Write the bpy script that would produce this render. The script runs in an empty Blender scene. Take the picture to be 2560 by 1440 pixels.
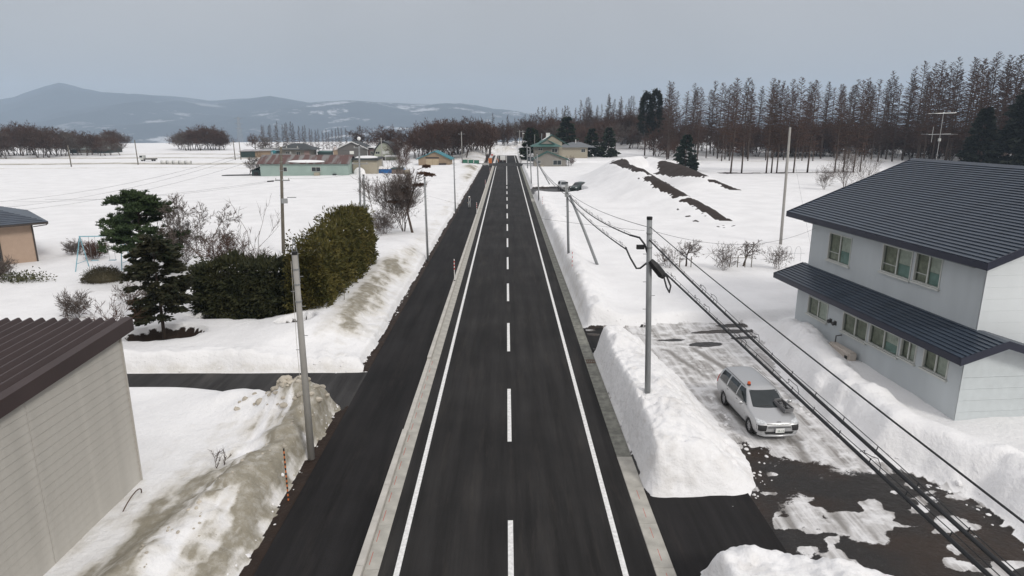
import bpy, bmesh, math, random
import numpy as np
from mathutils import Vector, Matrix, noise as mnoise
R = math.radians
sc = bpy.context.scene
COL = sc.collection

# ------------------------------------------------------------------ camera
cam_d = bpy.data.cameras.new('camera')
cam = bpy.data.objects.new('camera', cam_d); COL.objects.link(cam)
cam_d.sensor_fit = 'HORIZONTAL'; cam_d.sensor_width = 36.0
cam_d.lens = 36.0 * 1632 / 2560
cam_d.clip_start = 0.1; cam_d.clip_end = 30000
cam.location = (-0.10, 0, 11.43)
cam.rotation_euler = (R(90) - math.atan(407 / 1632), 0, -math.atan(-14 / 1632) * -1)
sc.camera = cam

# ------------------------------------------------------------------ world: thin overcast
SUN_AZ = R(142)      # clockwise from +Y: behind the camera, to its right
SUN_EL = R(36)
w = bpy.data.worlds.new('World'); sc.world = w; w.use_nodes = True
nt = w.node_tree; nt.nodes.clear()
out = nt.nodes.new('ShaderNodeOutputWorld'); bg = nt.nodes.new('ShaderNodeBackground')
sky = nt.nodes.new('ShaderNodeTexSky'); sky.sky_type = 'NISHITA'; sky.sun_disc = False
sky.sun_elevation = SUN_EL; sky.sun_rotation = SUN_AZ
sky.air_density = 1.5; sky.dust_density = 3.0; sky.ozone_density = 1.5
tc = nt.nodes.new('ShaderNodeTexCoord'); sx = nt.nodes.new('ShaderNodeSeparateXYZ')
nt.links.new(tc.outputs['Generated'], sx.inputs[0])
mr = nt.nodes.new('ShaderNodeMapRange'); mr.inputs[1].default_value = 0; mr.inputs[2].default_value = 1
mr.inputs[3].default_value = 3.05; mr.inputs[4].default_value = 10.8      # overcast layer: the zenith nearly three times the horizon
nt.links.new(sx.outputs['Z'], mr.inputs[0])
cl = nt.nodes.new('ShaderNodeVectorMath'); cl.operation = 'SCALE'; cl.inputs[0].default_value = (1.02, 0.995, 1.005)
nt.links.new(mr.outputs[0], cl.inputs['Scale'])
# soft large cloud unevenness of the overcast layer
nz = nt.nodes.new('ShaderNodeTexNoise'); nz.inputs['Scale'].default_value = 2.2; nz.inputs['Detail'].default_value = 3
nt.links.new(tc.outputs['Generated'], nz.inputs['Vector'])
mr2 = nt.nodes.new('ShaderNodeMapRange'); mr2.inputs[1].default_value = 0.3; mr2.inputs[2].default_value = 0.7
mr2.inputs[3].default_value = 0.90; mr2.inputs[4].default_value = 1.10
nt.links.new(nz.outputs['Fac'], mr2.inputs[0])
cl2 = nt.nodes.new('ShaderNodeVectorMath'); cl2.operation = 'SCALE'
nt.links.new(cl.outputs[0], cl2.inputs[0]); nt.links.new(mr2.outputs[0], cl2.inputs['Scale'])
mx = nt.nodes.new('ShaderNodeMix'); mx.data_type = 'RGBA'; mx.inputs[0].default_value = 0.08
nt.links.new(cl2.outputs[0], mx.inputs[6]); nt.links.new(sky.outputs[0], mx.inputs[7])
nt.links.new(mx.outputs[2], bg.inputs[0]); bg.inputs[1].default_value = 0.1
nt.links.new(bg.outputs[0], out.inputs[0])

sun_d = bpy.data.lights.new('sun', 'SUN'); sun = bpy.data.objects.new('sun', sun_d); COL.objects.link(sun)
sun_d.energy = 1.5; sun_d.angle = R(12); sun_d.color = (1.0, 0.97, 0.92)
dv = Vector((math.sin(SUN_AZ) * math.cos(SUN_EL), math.cos(SUN_AZ) * math.cos(SUN_EL), math.sin(SUN_EL)))
sun.rotation_euler = dv.to_track_quat('Z', 'Y').to_euler(); sun.location = (30, -40, 60)

vs = sc.view_settings; vs.view_transform = 'Standard'; vs.look = 'None'; vs.gamma = 1; vs.exposure = 0.0
vs.use_curve_mapping = False
sc.render.engine = 'CYCLES'
cy = sc.cycles; cy.use_denoising = True; cy.max_bounces = 6; cy.diffuse_bounces = 3; cy.glossy_bounces = 3
cy.transmission_bounces = 4; cy.transparent_max_bounces = 12; cy.volume_bounces = 1
cy.caustics_reflective = False; cy.caustics_refractive = False

# ------------------------------------------------------------------ material helpers
MATS = {}
def mat(name, col, rough=0.7, metal=0.0, var=0.12, vscale=3.0, bump=0.0, bscale=20.0, spec=0.4, stretch=None):
    """procedural principled material: base colour with noise variation and optional fine bump"""
    if name in MATS: return MATS[name]
    m = bpy.data.materials.new(name); m.use_nodes = True
    n = m.node_tree.nodes; l = m.node_tree.links
    b = n['Principled BSDF']; b.inputs['Roughness'].default_value = rough; b.inputs['Metallic'].default_value = metal
    b.inputs['Specular IOR Level'].default_value = spec
    t = n.new('ShaderNodeTexCoord'); nz = n.new('ShaderNodeTexNoise')
    nz.inputs['Scale'].default_value = vscale; nz.inputs['Detail'].default_value = 5
    if stretch:
        mp = n.new('ShaderNodeMapping'); mp.inputs['Scale'].default_value = stretch; l.new(t.outputs['Object'], mp.inputs[0]); l.new(mp.outputs[0], nz.inputs['Vector'])
    else: l.new(t.outputs['Object'], nz.inputs['Vector'])
    rp = n.new('ShaderNodeMapRange'); rp.inputs[1].default_value = 0.25; rp.inputs[2].default_value = 0.75
    rp.inputs[3].default_value = 1 - var; rp.inputs[4].default_value = 1 + var
    l.new(nz.outputs['Fac'], rp.inputs[0])
    vm = n.new('ShaderNodeVectorMath'); vm.operation = 'SCALE'; vm.inputs[0].default_value = col[:3]
    l.new(rp.outputs[0], vm.inputs['Scale']); l.new(vm.outputs[0], b.inputs['Base Color'])
    if bump:
        nb = n.new('ShaderNodeTexNoise'); nb.inputs['Scale'].default_value = bscale; nb.inputs['Detail'].default_value = 4
        l.new(t.outputs['Object'], nb.inputs['Vector'])
        bp = n.new('ShaderNodeBump'); bp.inputs['Strength'].default_value = bump; bp.inputs['Distance'].default_value = 0.02
        l.new(nb.outputs['Fac'], bp.inputs['Height']); l.new(bp.outputs[0], b.inputs['Normal'])
    MATS[name] = m
    return m

def leaf_mat(name, c1, c2, trans=0.15):
    """foliage: two greens mixed by each leaf's own random value"""
    if name in MATS: return MATS[name]
    m = bpy.data.materials.new(name); m.use_nodes = True
    n = m.node_tree.nodes; l = m.node_tree.links; b = n['Principled BSDF']
    b.inputs['Roughness'].default_value = 0.65; b.inputs['Specular IOR Level'].default_value = 0.25
    g = n.new('ShaderNodeNewGeometry'); t = n.new('ShaderNodeTexCoord'); nz = n.new('ShaderNodeTexNoise')
    nz.inputs['Scale'].default_value = 0.9; nz.inputs['Detail'].default_value = 3
    l.new(t.outputs['Object'], nz.inputs['Vector'])
    ad = n.new('ShaderNodeMath'); ad.operation = 'ADD'
    s1 = n.new('ShaderNodeMath'); s1.operation = 'MULTIPLY'; s1.inputs[1].default_value = 0.5
    l.new(g.outputs['Random Per Island'], s1.inputs[0])
    mr = n.new('ShaderNodeMapRange'); mr.inputs[1].default_value = 0.35; mr.inputs[2].default_value = 0.65; mr.inputs[4].default_value = 0.6
    l.new(nz.outputs['Fac'], mr.inputs[0]); l.new(s1.outputs[0], ad.inputs[0]); l.new(mr.outputs[0], ad.inputs[1])
    mx = n.new('ShaderNodeMix'); mx.data_type = 'RGBA'; mx.inputs[6].default_value = (*c1, 1); mx.inputs[7].default_value = (*c2, 1)
    l.new(ad.outputs[0], mx.inputs[0]); l.new(mx.outputs[2], b.inputs['Base Color'])
    MATS[name] = m
    return m

# ------------------------------------------------------------------ mesh helpers
class MB:
    def __init__(s): s.v = []; s.f = []
    def add(s, vs, fs):
        o = len(s.v); s.v += [tuple(p) for p in vs]; s.f += [tuple(i + o for i in q) for q in fs]; return s
    def quad(s, a, b, c, d): return s.add([a, b, c, d], [(0, 1, 2, 3)])
    def tri(s, a, b, c): return s.add([a, b, c], [(0, 1, 2)])
    def box(s, x0, x1, y0, y1, z0, z1):
        return s.add([(x0,y0,z0),(x1,y0,z0),(x1,y1,z0),(x0,y1,z0),(x0,y0,z1),(x1,y0,z1),(x1,y1,z1),(x0,y1,z1)],
                     [(3,2,1,0),(4,5,6,7),(0,1,5,4),(1,2,6,5),(2,3,7,6),(3,0,4,7)])
    def prism(s, poly, axis, a, b):
        """extrude a 2D polygon along an axis: 'x' poly=(y,z), 'y' poly=(x,z), 'z' poly=(x,y)"""
        n = len(poly)
        f = {'x': lambda p, t: (t, p[0], p[1]), 'y': lambda p, t: (p[0], t, p[1]), 'z': lambda p, t: (p[0], p[1], t)}[axis]
        return s.add([f(p, a) for p in poly] + [f(p, b) for p in poly],
                     [tuple(range(n))[::-1], tuple(range(n, 2*n))] + [(i, (i+1) % n, n+(i+1) % n, n+i) for i in range(n)])
    def tube(s, pts, rad, n=6, cap=True):
        """tapered tube along a polyline"""
        o = len(s.v); k = len(pts)
        pts = [Vector(p) for p in pts]
        rad = rad if hasattr(rad, '__len__') else [rad] * k
        prev = None
        for i, p in enumerate(pts):
            d = (pts[min(i+1, k-1)] - pts[max(i-1, 0)])
            d = d.normalized() if d.length > 1e-9 else Vector((0, 0, 1))
            if prev is None:
                a = d.orthogonal().normalized()
            else:
                a = (prev - d * prev.dot(d));  a = a.normalized() if a.length > 1e-6 else d.orthogonal().normalized()
            prev = a; b = d.cross(a)
            for j in range(n):
                t = 2 * math.pi * j / n
                s.v.append(tuple(p + (a * math.cos(t) + b * math.sin(t)) * rad[i]))
        for i in range(k - 1):
            for j in range(n):
                s.f.append((o+i*n+j, o+i*n+(j+1) % n, o+(i+1)*n+(j+1) % n, o+(i+1)*n+j))
        if cap:
            s.f.append(tuple(o+j for j in range(n))[::-1]); s.f.append(tuple(o+(k-1)*n+j for j in range(n)))
        return s
    def cyl(s, p0, p1, r0, r1=None, n=10): return s.tube([p0, p1], [r0, r0 if r1 is None else r1], n)
    def ball(s, c, rx, ry=None, rz=None, nu=10, nv=7):
        ry = rx if ry is None else ry; rz = rx if rz is None else rz
        o = len(s.v); s.v.append((c[0], c[1], c[2]-rz))
        for i in range(1, nv):
            ph = -math.pi/2 + math.pi*i/nv
            for j in range(nu):
                t = 2*math.pi*j/nu
                s.v.append((c[0]+rx*math.cos(ph)*math.cos(t), c[1]+ry*math.cos(ph)*math.sin(t), c[2]+rz*math.sin(ph)))
        s.v.append((c[0], c[1], c[2]+rz)); e = len(s.v)-1
        for j in range(nu):
            s.f.append((o, o+1+(j+1) % nu, o+1+j)); s.f.append((e, e-nu+j, e-nu+(j+1) % nu))
        for i in range(nv-2):
            for j in range(nu):
                s.f.append((o+1+i*nu+j, o+1+i*nu+(j+1) % nu, o+1+(i+1)*nu+(j+1) % nu, o+1+(i+1)*nu+j))
        return s
    def xform(s, M): s.v = [tuple(M @ Vector(p)) for p in s.v]; return s
    def mesh(s, name, m=None, smooth=False):
        me = bpy.data.meshes.new(name); me.from_pydata(s.v, [], s.f)
        if m: me.materials.append(m)
        if smooth: me.polygons.foreach_set('use_smooth', [True]*len(me.polygons))
        me.update(); return me
    def build(s, name, m, parent=None, smooth=False): return ob(name, s.mesh(name, m, smooth), parent)

def ob(name, me, parent=None, loc=None, rz=None):
    o = bpy.data.objects.new(name, me); COL.objects.link(o)
    if parent: o.parent = parent
    if loc is not None: o.location = loc
    if rz is not None: o.rotation_euler = (0, 0, rz)
    return o
def tag(o, label=None, cat=None, group=None, kind=None):
    if label: o['label'] = label
    if cat: o['category'] = cat
    if group: o['group'] = group
    if kind: o['kind'] = kind
    return o
def thing(name, label, cat, loc=(0,0,0), rz=0, group=None):
    o = bpy.data.objects.new(name, None); COL.objects.link(o); o.empty_display_size = 0.3
    o.location = loc; o.rotation_euler = (0, 0, rz)
    return tag(o, label, cat, group)
def struct(o): o['kind'] = 'structure'; return o
def copy_tree(o, loc, rz=0, scale=1.0, label=None, group=None, parent=None):
    c = o.copy(); COL.objects.link(c); c.parent = parent
    if parent is None:
        c.location = loc; c.rotation_euler = (0, 0, rz); c.scale = (scale,)*3 if not hasattr(scale, '__len__') else scale
        if label: c['label'] = label
        if group: c['group'] = group
    for ch in o.children: copy_tree(ch, None, parent=c)
    return c

# ------------------------------------------------------------------ numpy value noise
_rs = np.random.RandomState(11)
_perm = _rs.rand(512, 512)
def vnoise(x, y):
    xi = np.floor(x).astype(int); yi = np.floor(y).astype(int); fx = x-xi; fy = y-yi
    fx = fx*fx*(3-2*fx); fy = fy*fy*(3-2*fy)
    g = lambda a, b: _perm[a % 512, b % 512]
    return (g(xi,yi)*(1-fx)+g(xi+1,yi)*fx)*(1-fy)+(g(xi,yi+1)*(1-fx)+g(xi+1,yi+1)*fx)*fy
def fbm(x, y, o=4):
    s = 0; a = 1; t = 0
    for i in range(o):
        s = s + a*(vnoise(x*2**i+17.3*i, y*2**i+5.1*i)*2-1); t += a; a *= 0.5
    return s/t
def ss(a, b, x):
    t = np.clip((x-a)/(b-a), 0, 1); return t*t*(3-2*t)
def worley(x, y):
    """distance to the nearest of jittered cell points, for clods of broken snow"""
    xi = np.floor(x).astype(int); yi = np.floor(y).astype(int); best = np.full(x.shape, 9.0); val = np.zeros(x.shape)
    for dx in (-1, 0, 1):
        for dy in (-1, 0, 1):
            a, b = xi+dx, yi+dy
            d = np.hypot(a+_perm[a % 512, b % 512]-x, b+_perm[(a+101) % 512, (b+37) % 512]-y); v = _perm[(a+57) % 512, (b+211) % 512]
            m = d < best; best = np.where(m, d, best); val = np.where(m, v, val)
    return best, val
def clod(x, y, s):
    d, v = worley(x/s, y/s); return s*(v*.9*np.clip(1-d*1.25, 0, 1)**.6)
def polyd(x, y, pts):
    """distance to a polyline, height interpolated along it, signed side (+ = right of travel)"""
    best = np.full(x.shape, 1e9); hh = np.zeros(x.shape); sd = np.zeros(x.shape)
    for (a, b) in zip(pts[:-1], pts[1:]):
        dx, dy = b[0]-a[0], b[1]-a[1]; L2 = dx*dx+dy*dy
        t = np.clip(((x-a[0])*dx+(y-a[1])*dy)/L2, 0, 1)
        px, py = a[0]+t*dx, a[1]+t*dy; d = np.hypot(x-px, y-py); m = d < best
        best = np.where(m, d, best); hh = np.where(m, a[2]+t*(b[2]-a[2]), hh)
        sd = np.where(m, ((x-px)*dy-(y-py)*dx)/math.sqrt(L2), sd)
    return best, hh, sd
# ------------------------------------------------------------------ ground heights
RIDGE1 = [(25.4,74,-.1),(25,77,.35),(24.6,85,1.2),(23.8,91,2.0),(22.6,96.5,3.1),(22.2,108,3.9),(21.6,122,4.2),(24,135,4.4),(29,143,4.3)]
RIDGE2 = [(39.6,109,-.1),(38.6,112.4,.4),(36.2,118,1.9),(35,134,3.3),(33,148,3.8),(30,152,3.8)]
BANK = [(13.9,40,0),(13.7,33.9,0),(12.2,27,0),(12.1,25.5,0),(12.4,23.6,0),(12.5,21,0),(13.6,19.4,0),(14.4,18.2,0),(14.5,16.5,0),(14.0,15.2,0),(13.6,8,0)]
WELLS = [(-18.3,33.2,1.9,1.5),(-15.2,36.3,3.5,.75),(-11.6,34.6,1.1,.8)]

def terrain(x, y):
    """returns height, dirt, soil, ice (masks 0..1)"""
    n1 = fbm(x/28, y/28, 3); n2 = fbm(x/3.1, y/3.1, 4); n3 = fbm(x/0.7+40, y/0.7, 3)
    dirt = np.zeros(x.shape); soil = np.zeros(x.shape); ice = np.zeros(x.shape)
    # ---- open fields
    z = 0.45 + 0.22*n1 + 0.05*n2
    # ---------------- left side
    L = x < -5
    d = -7.0 - x + 0.22*n2 + 0.10*n3                     # metres into the bank from the soil strip
    near = 1 - ss(0, 1, (y - (25.4 + 2.0*ss(-8, -14, x*1.0*-1*-1) ))*1.0)
    yn = 25.5 + 1.9*ss(8, 15, -x)                          # near edge of the side road
    nb_ = 0.30 + 0.10*n2
    xr = np.where(y < 21, -7.8-(20.5-y)*0.25, -8.0)
    nb_ = nb_ + (0.60+0.25*n2)*np.exp(-((x-xr)/0.95)**2) + 0.95*np.exp(-(((x+9.0)/1.7)**2+((y-24.0)/1.1)**2))*(1+0.35*n3) \
        + 0.45*np.exp(-(((x+11.2)/1.3)**2+((y-25.3)/0.8)**2))
    rough = np.exp(-((d-1.6)/1.6)**2)
    nb_ = nb_ + (0.10*n3+.07*fbm(x/.25, y/.25, 2))*rough
    nb_ = nb_ + (.55*clod(x, y, .55)+.5*clod(x+9, y+3, .28))*rough*ss(-.4, .3, fbm(x/2.2, y/2.2+50, 2)+.15)
    nb_ = nb_*ss(-0.02, 0.6, d)
    nb_ = nb_*(1-ss(-0.7, 0.25, y-yn+0.25*n2))
    # far yard bank
    yf = 29.15 + 0.15*n2
    rd = np.clip((y-29)/8, 0, 1)
    hb = 1.35*(1-0.55*ss(52, 75, y)) + 0.75*np.exp(-((y-172)/14)**2)
    fb = ss(0, .35, d)*0.45 + (hb-0.45)*ss(0.2, 2.6, d)*ss(29.5, 34, y) - (hb-0.85)*ss(3.0, 7.5, d)*ss(29.5, 34, y)
    fb = fb + 0.35*ss(3, 6, d)*(1-ss(29.5, 34, y)) + 0.06*n3*ss(0.1, .6, d)*(1-ss(3, 6, d)) + 0.10*n2
    fb = np.where(d > 7.5, fb*(1-ss(7.5, 14, d)) + (0.75+0.12*n1+0.10*n2)*ss(7.5, 14, d), fb)
    fb = fb*(1-ss(30, 60, -x)) + (0.5+0.2*n1)*ss(30, 60, -x)
    fb = fb + (.45*clod(x+5, y+8, .5)+.45*clod(x, y+1, .27))*(np.exp(-((y-29.8)/.7)**2)+np.exp(-((d-1.2)/1.0)**2)*(y < 70)*ss(-.2, .4, fbm(x/2+1, y/3, 2)))
    fb = fb*ss(-0.05, .75, y-yf)
    zl = np.where(y < 27.9, nb_, fb)
    sideroad = (y > yn-0.6) & (y < yf+.1)
    strip = (x > -7.35) & (x < -6.2)
    zl = np.where(d < 0, -0.03 + 0.05*np.clip(n3, -.5, 1)*(d > -.6), zl)
    soil = np.where(L & (d < 0.08) & (d > -0.9) & ((y < 25.6) | (y > 29.3)), 1.0, soil)
    zl = np.where(L & (d < 0.0) & (d > -0.7) & ((y < 25.6) | (y > 29.3)), 0.035+0.045*n3, zl)
    # dirt on the left banks
    dn = 0.55*np.exp(-((x-xr)/1.4)**2) + 0.30*np.exp(-((d-0.9)/1.0)**2) + 0.5*np.exp(-(((x+8.7)/1.6)**2+((y-24.0)/1.2)**2)) + 0.22*ss(22, 15, y)
    stk = fbm(x/.40+(y*.14), y/3.2, 5)
    dn = 1.05*dn*(0.76+0.9*n2+0.6*n3+1.5*stk) + .22*np.exp(-((d-3.0)/2.2)**2)*(.7+1.2*n2+1.2*stk)*(y < 23)
    df = (0.55*np.exp(-((d-1.9)/1.2)**2)*ss(30, 34, y)*(1-ss(46, 60, y)) + 0.25*np.exp(-((d-1.2)/1.0)**2)*ss(29, 30, y))*(0.95+0.9*n2+.4*n3+.6*fbm(x/.7+y*.1, y/4, 3))
    df = df + (0.75*np.exp(-(((x+9.6)/2.2)**2+((y-172)/10)**2)) + 0.5*np.exp(-(((x+9)/1.6)**2+((y-146)/8)**2)))*(0.9+.6*n2)
    df = df + 0.35*np.exp(-(y-29.3)**2/0.06)
    dirt = np.where(L & (d > 0), np.where(y < 27.9, dn, df), dirt)
    for (wx, wy, ax, ay) in WELLS:
        q = ((x-wx)/ax)**2+((y-wy)/ay)**2 + 0.5*n2+.25*n3
        k = 1-ss(0.75, 1.05, q); zl = zl*(1-k)+0.06*k + 0.04*n3*k; soil = np.maximum(soil, (1-ss(0.9, 1.0, q))*L)
    # tracks and lanes across the left field
    for (y0, sl, wd, am) in ((196, 0.02, 4.5, 1.0), (177, 0.03, 1.6, .8), (232, 0.05, 5.0, .85), (268, .06, 6.0, .7)):
        t = np.abs(y-(y0+sl*(x+100)+6*fbm(x/60, x*0+y0, 2)))
        dirt = np.where(x < -45, np.maximum(dirt, am*np.exp(-(t/wd)**2)*(0.8+.6*n2)), dirt)
        zl = zl - np.where(x < -45, 0.25*np.exp(-(t/wd)**2), 0)
    # ---------------- right side
    e = x - 4.42 + 0.10*n2 + 0.05*n3
    fr = 0.62 + 0.16*n1 + 0.05*n2 + 0.72*np.exp(-((e-0.9)/1.0)**2)*(1-ss(70, 130, y))*(.8+.5*n2) + (.5*clod(x, y, .6)+.4*clod(x+2, y, .3))*np.exp(-((e-.8)/.9)**2)*(y < 90) + 0.15*n2*np.exp(-((e-1)/2)**2)
    fr = fr*ss(0, 0.4, e)
    dirt = np.where((x > 4) & (e < .6) & (y > 37), 0.25*(0.8+n2), dirt)
    yl = 36.0 + 0.12*np.clip(x-6, 0, 12) + 0.35*n2              # far side of the lot
    lot = (y < yl+0.2) & (x > 3)
    fr = fr*ss(-0.05, .9, y-yl)
    # snow pushed up along the house
    bd, _, bs = polyd(x, y, BANK)
    bs = -bs*-1
    into = np.where(x > np.interp(y, [p[1] for p in BANK[::-1]], [p[0] for p in BANK[::-1]]), bd, -bd) + 0.25*n2 + .08*n3
    hk = np.interp(y, [8, 15, 18, 20, 23, 27, 31, 34, 35.5, 37], [1.0, 1.1, 1.25, 1.35, 1.55, 1.7, 1.65, 1.15, .35, 0])
    bk = hk*ss(0, 1.6, into)*(0.93+0.16*n2) + 0.07*n3*ss(0, .5, into)*(1-ss(1.5, 3, into))
    bk = bk + (.6*clod(x+3, y, .6)+.5*clod(x, y+5, .3))*ss(0, .5, into)*(1-ss(1.8, 3.2, into))*ss(-.3, .3, fbm(x/2+7, y/2, 2)+.1)
    bk = bk - (hk-0.55)*ss(1.9, 3.2, into)*(y > 0)*0.6
    _, _, rs = polyd(x, y, [(8.6,14,0),(9.3,19,0),(9.9,22,0),(9.9,29,0),(9.0,32.5,0),(7,34.2,0),(4.4,34.6,0)])
    _, _, rs2 = polyd(x, y, [(4.4,33.6,0),(9,34.0,0),(13,35.6,0),(18,37.0,0)])
    rutm = np.maximum(np.exp(-((np.abs(rs+.25*n2)-.74)/.20)**2), np.exp(-((np.abs(rs2+.2*n2)-.74)/.20)**2))*ss(-.5, .1, n2+.5*n3)
    lotz = 0.03 + 0.05*n2*ss(20, 24, y) + 0.03*n3 - .035*rutm
    lotz = np.where((x < 7.7) & (y < 19.2), -.03, lotz)
    zr = np.where(lot, np.maximum(lotz, np.where(into > 0, bk, -1)), fr)
    # ice cover of the lot, bare wet ground near the entrance and in the ruts
    bare = ss(23.0, 18.8, y + 2.0*n2 + 0.9*n3 + 0.25*(x-9)) 
    patch = ss(-0.02, 0.30, fbm(x/1.5+9, y/0.9+3, 4)) * np.exp(-(((x-11)/2.6)**2+((y-17.3)/1.4)**2))*1.6
    patch = np.maximum(patch, ss(0.16, .46, fbm(x/.8+3, y/.6, 3)))
    bare = bare*(1-np.clip(patch, 0, 1)*(x > 7.2))
    rut = np.exp(-((y-(36.1+.10*(x-6)))/0.45)**2)*ss(.02, .30, fbm(x/1.6+2, y/.6, 3)+.08) + 0.9*np.exp(-((y-33.6)/0.5)**2)*ss(.1, .25, fbm(x/1.8, y/.7, 3))*(x > 7)
    bare = np.clip(np.maximum(bare, rut*1.2), 0, 1)
    wb = .35*n2+.3*n3
    for (ex, ey, ea, eb) in ((15.0,36.7,3.2,.42),(12.3,35.4,1.9,.36),(10.6,33.2,.9,.40),(8.9,33.9,.8,.22),(13.2,34.3,1.0,.2)):
        bare = np.maximum(bare, 1.15*ss(1.25, .55, ((x-ex)/ea)**2+((y-ey-.10*(x-ex))/eb)**2+wb))
    bare = np.maximum(bare, ((x < 5.9+.4*n2) & (y > 32.2) & (y < 35.6))*1.0)
    inlot = lot & (into < 0.12) & (zr < 0.2)
    dirt = np.where(inlot, np.clip(rutm*.9+.25*n2, 0, 1), dirt)
    soil = np.where(inlot, 0, soil)
    ice = np.where(inlot, 1.0, ice)
    wet = np.where(inlot, bare, 0.0)
    # parking bay beside the road further on
    bay = ss(0, 1, 1-np.maximum(np.abs((x-8.5)/5.6), np.abs((y-116)/7.5))*1.0+.12+.10*n2)
    bay = (bay > .18)*1.0*(x > 4)
    # earth mounds under snow
    hill = 0
    d1, h1, s1 = polyd(x, y, RIDGE1); lw = np.interp(y, [74, 90, 105, 125, 150], [4, 9, 13, 12, 14])
    sl = np.where(s1 < 0, np.clip(1-d1/lw, 0, 1)**1.25, np.clip(1-d1/3.4, 0, 1))
    hill = h1*ss(0, 1, sl*.8+.2*sl)*1.0
    d2, h2, s2 = polyd(x, y, RIDGE2)
    hill2 = h2*ss(0, 1, np.where(s2 < 0, np.clip(1-d2/8, 0, 1), np.clip(1-d2/3.0, 0, 1)))
    plateau = 2.2*np.exp(-(((x-29)/8)**2+((y-141)/11)**2))
    hz = np.maximum(np.maximum(hill, hill2), plateau)*(1+.06*n2)
    zr = zr + np.where(y > 60, hz, 0)
    bern = (x > 20) & (y > 70) & (y < 165)
    wob = 0.9*n2+.45*n3
    s_left = np.interp(y, [74, 80, 88, 97, 110, 125, 137], [-.5, -.9, -1.6, -2.3, -1.6, -2.4, -3.2])
    so = (s1 > s_left*(1+.55*wob)) & (s1 < 0.9+.3*wob) & (d1 < 3.6) & (y < 131) & (y > 75) & (np.abs(y-87.5+wob) > .6) & ((np.abs(y-103+2*wob) > 2.6) | (s1 > -.4))
    so |= (np.hypot((x-25.4)/4.6, (y-121)/9.5)+.3*wob < 1) & (s1 > -2.5)
    so |= (s2 > np.interp(y, [117,126,134,142], [-1.0,-3.6,-5.0,-1.5])*(1+.35*wob)) & (s2 < .8) & (d2 < 5.5) & (y > 118.5+wob*2) & (y < 142)
    so |= (s2 > -1.3*(1+.6*wob)) & (s2 < .7) & (d2 < 2) & (y > 111) & (y < 116.5)
    so |= (np.hypot((x-29)/5, (y-152)/3.5)+.4*wob < 1)
    soil = np.where(bern & so, 1.0, soil)
    zr = zr - np.where(bern & so, .12, 0)
    crumbs = (fbm(x/.9+5, y/1.6+7, 3) > .50) & (s1 < 0) & (d1 < 8) & bern
    soil = np.where(crumbs, .8, soil)
    zr = np.where(bay > .5, np.minimum(zr, 0.04), zr); wet = np.maximum(wet, bay*(y > 111+n2*2)*(n2 > -.25)); ice = np.maximum(ice, bay*(1-wet))
    zr = np.where(e < 0, -.03, zr)
    # ground under the larches
    rise = 3.6*ss(215, 330, y)*ss(20, 60, x) - 0.5*np.exp(-((y-185)/18)**2)*ss(50, 70, x)
    zr = zr + rise
    dirt = np.maximum(dirt, np.where(x > 45, .45*np.exp(-((y-(207+.02*x+3*n1))/2.6)**2)*(0.7+n2), 0))
    lt = np.hypot(0*x, (y-(153+.14*(x-52)+.8*n2))/1.7)
    soil = np.where((x > 49) & (x < 82) & (lt+.8*fbm(x/2.2, y/3, 3) < .9), .9, soil)
    z = np.where(x < -5, zl, np.where(x > 4.2, zr, -0.08))
    # corridor under the road sheets
    road = (x > -6.75) & (x < 4.36) & (y < 262)
    z = np.where(road, -0.08, z)
    # side road and cross road
    z = np.where((x < -6.6) & (y > yn-.4) & (y < yf) & (d > -1) & (z < .06), -0.05, z)
    cross = (y > 192.5) & (y < 205.5) & (x > -60) & (x < 60)
    z = np.where(cross & (np.abs(x) < 16), -.08, np.where(cross, np.minimum(z, .15), z))
    # beyond the crossing: ploughed heaps and the bend
    end = ss(258, 275, y)*(1-ss(330, 380, y))*ss(30, 14, np.abs(x+2))
    z = np.where(y > 206, z + end*(2.6+1.0*n2+.6*n3) + 2.0*np.exp(-(((x+11)/4.2)**2+((y-240)/22)**2))*(1+.3*n2)*(x < -5.2)
                 + 1.6*np.exp(-(((x-10)/3.8)**2+((y-232)/20)**2))*(1+.35*n2)*(x > 4.4), z)
    dirt = np.where((y > 206) & (y < 300) & (np.abs(x) < 18), np.maximum(dirt, .25+.5*n2), dirt)
    # far fall-off to the valley
    r = np.hypot(x*0.9, y)
    z = z - 60*ss(430, 1500, r) - 0.0*r
    return z, np.clip(dirt, 0, 1), np.clip(soil, 0, 1), np.clip(ice, 0, 1), np.clip(wet, 0, 1)

def axis(segs):
    out = [segs[0][0]]
    for (a, b, s0, s1) in segs:
        p = a
        while p < b - 1e-6:
            p += s0 + (s1-s0)*(p-a)/(b-a); out.append(min(p, b))
    return np.array(out)
gx = axis([(0,13,.15,.17),(13,22,.17,.4),(22,45,.4,.45),(45,90,.45,1.3),(90,260,1.3,7),(260,900,7,40),(900,2600,40,200)])
gxl = axis([(0,6.3,.17,.12),(6.3,7.8,.055,.07),(7.8,13,.10,.15),(13,22,.17,.4),(22,45,.4,.45),(45,90,.45,1.3),(90,260,1.3,4),(260,900,4,40),(900,2600,40,200)])
gx = np.concatenate([-gxl[:0:-1], gx])
gy = axis([(4,13,.6,.25),(13,30,.14,.14),(30,42,.14,.22),(42,75,.24,.5),(75,140,.4,.55),(140,215,.55,.8),(215,330,.9,3.0),(330,700,3.5,20),(700,2600,20,200)])
GX, GY = np.meshgrid(gx, gy)
GZ, GD, GS, GI, GW = terrain(GX, GY)
ny, nx = GX.shape
me = bpy.data.meshes.new('snow_ground')
verts = np.stack([GX, GY, GZ], -1).reshape(-1, 3)
i0 = (np.arange(ny-1)[:, None]*nx + np.arange(nx-1)[None]).ravel()
quads = np.stack([i0, i0+1, i0+nx+1, i0+nx], -1)
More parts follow.
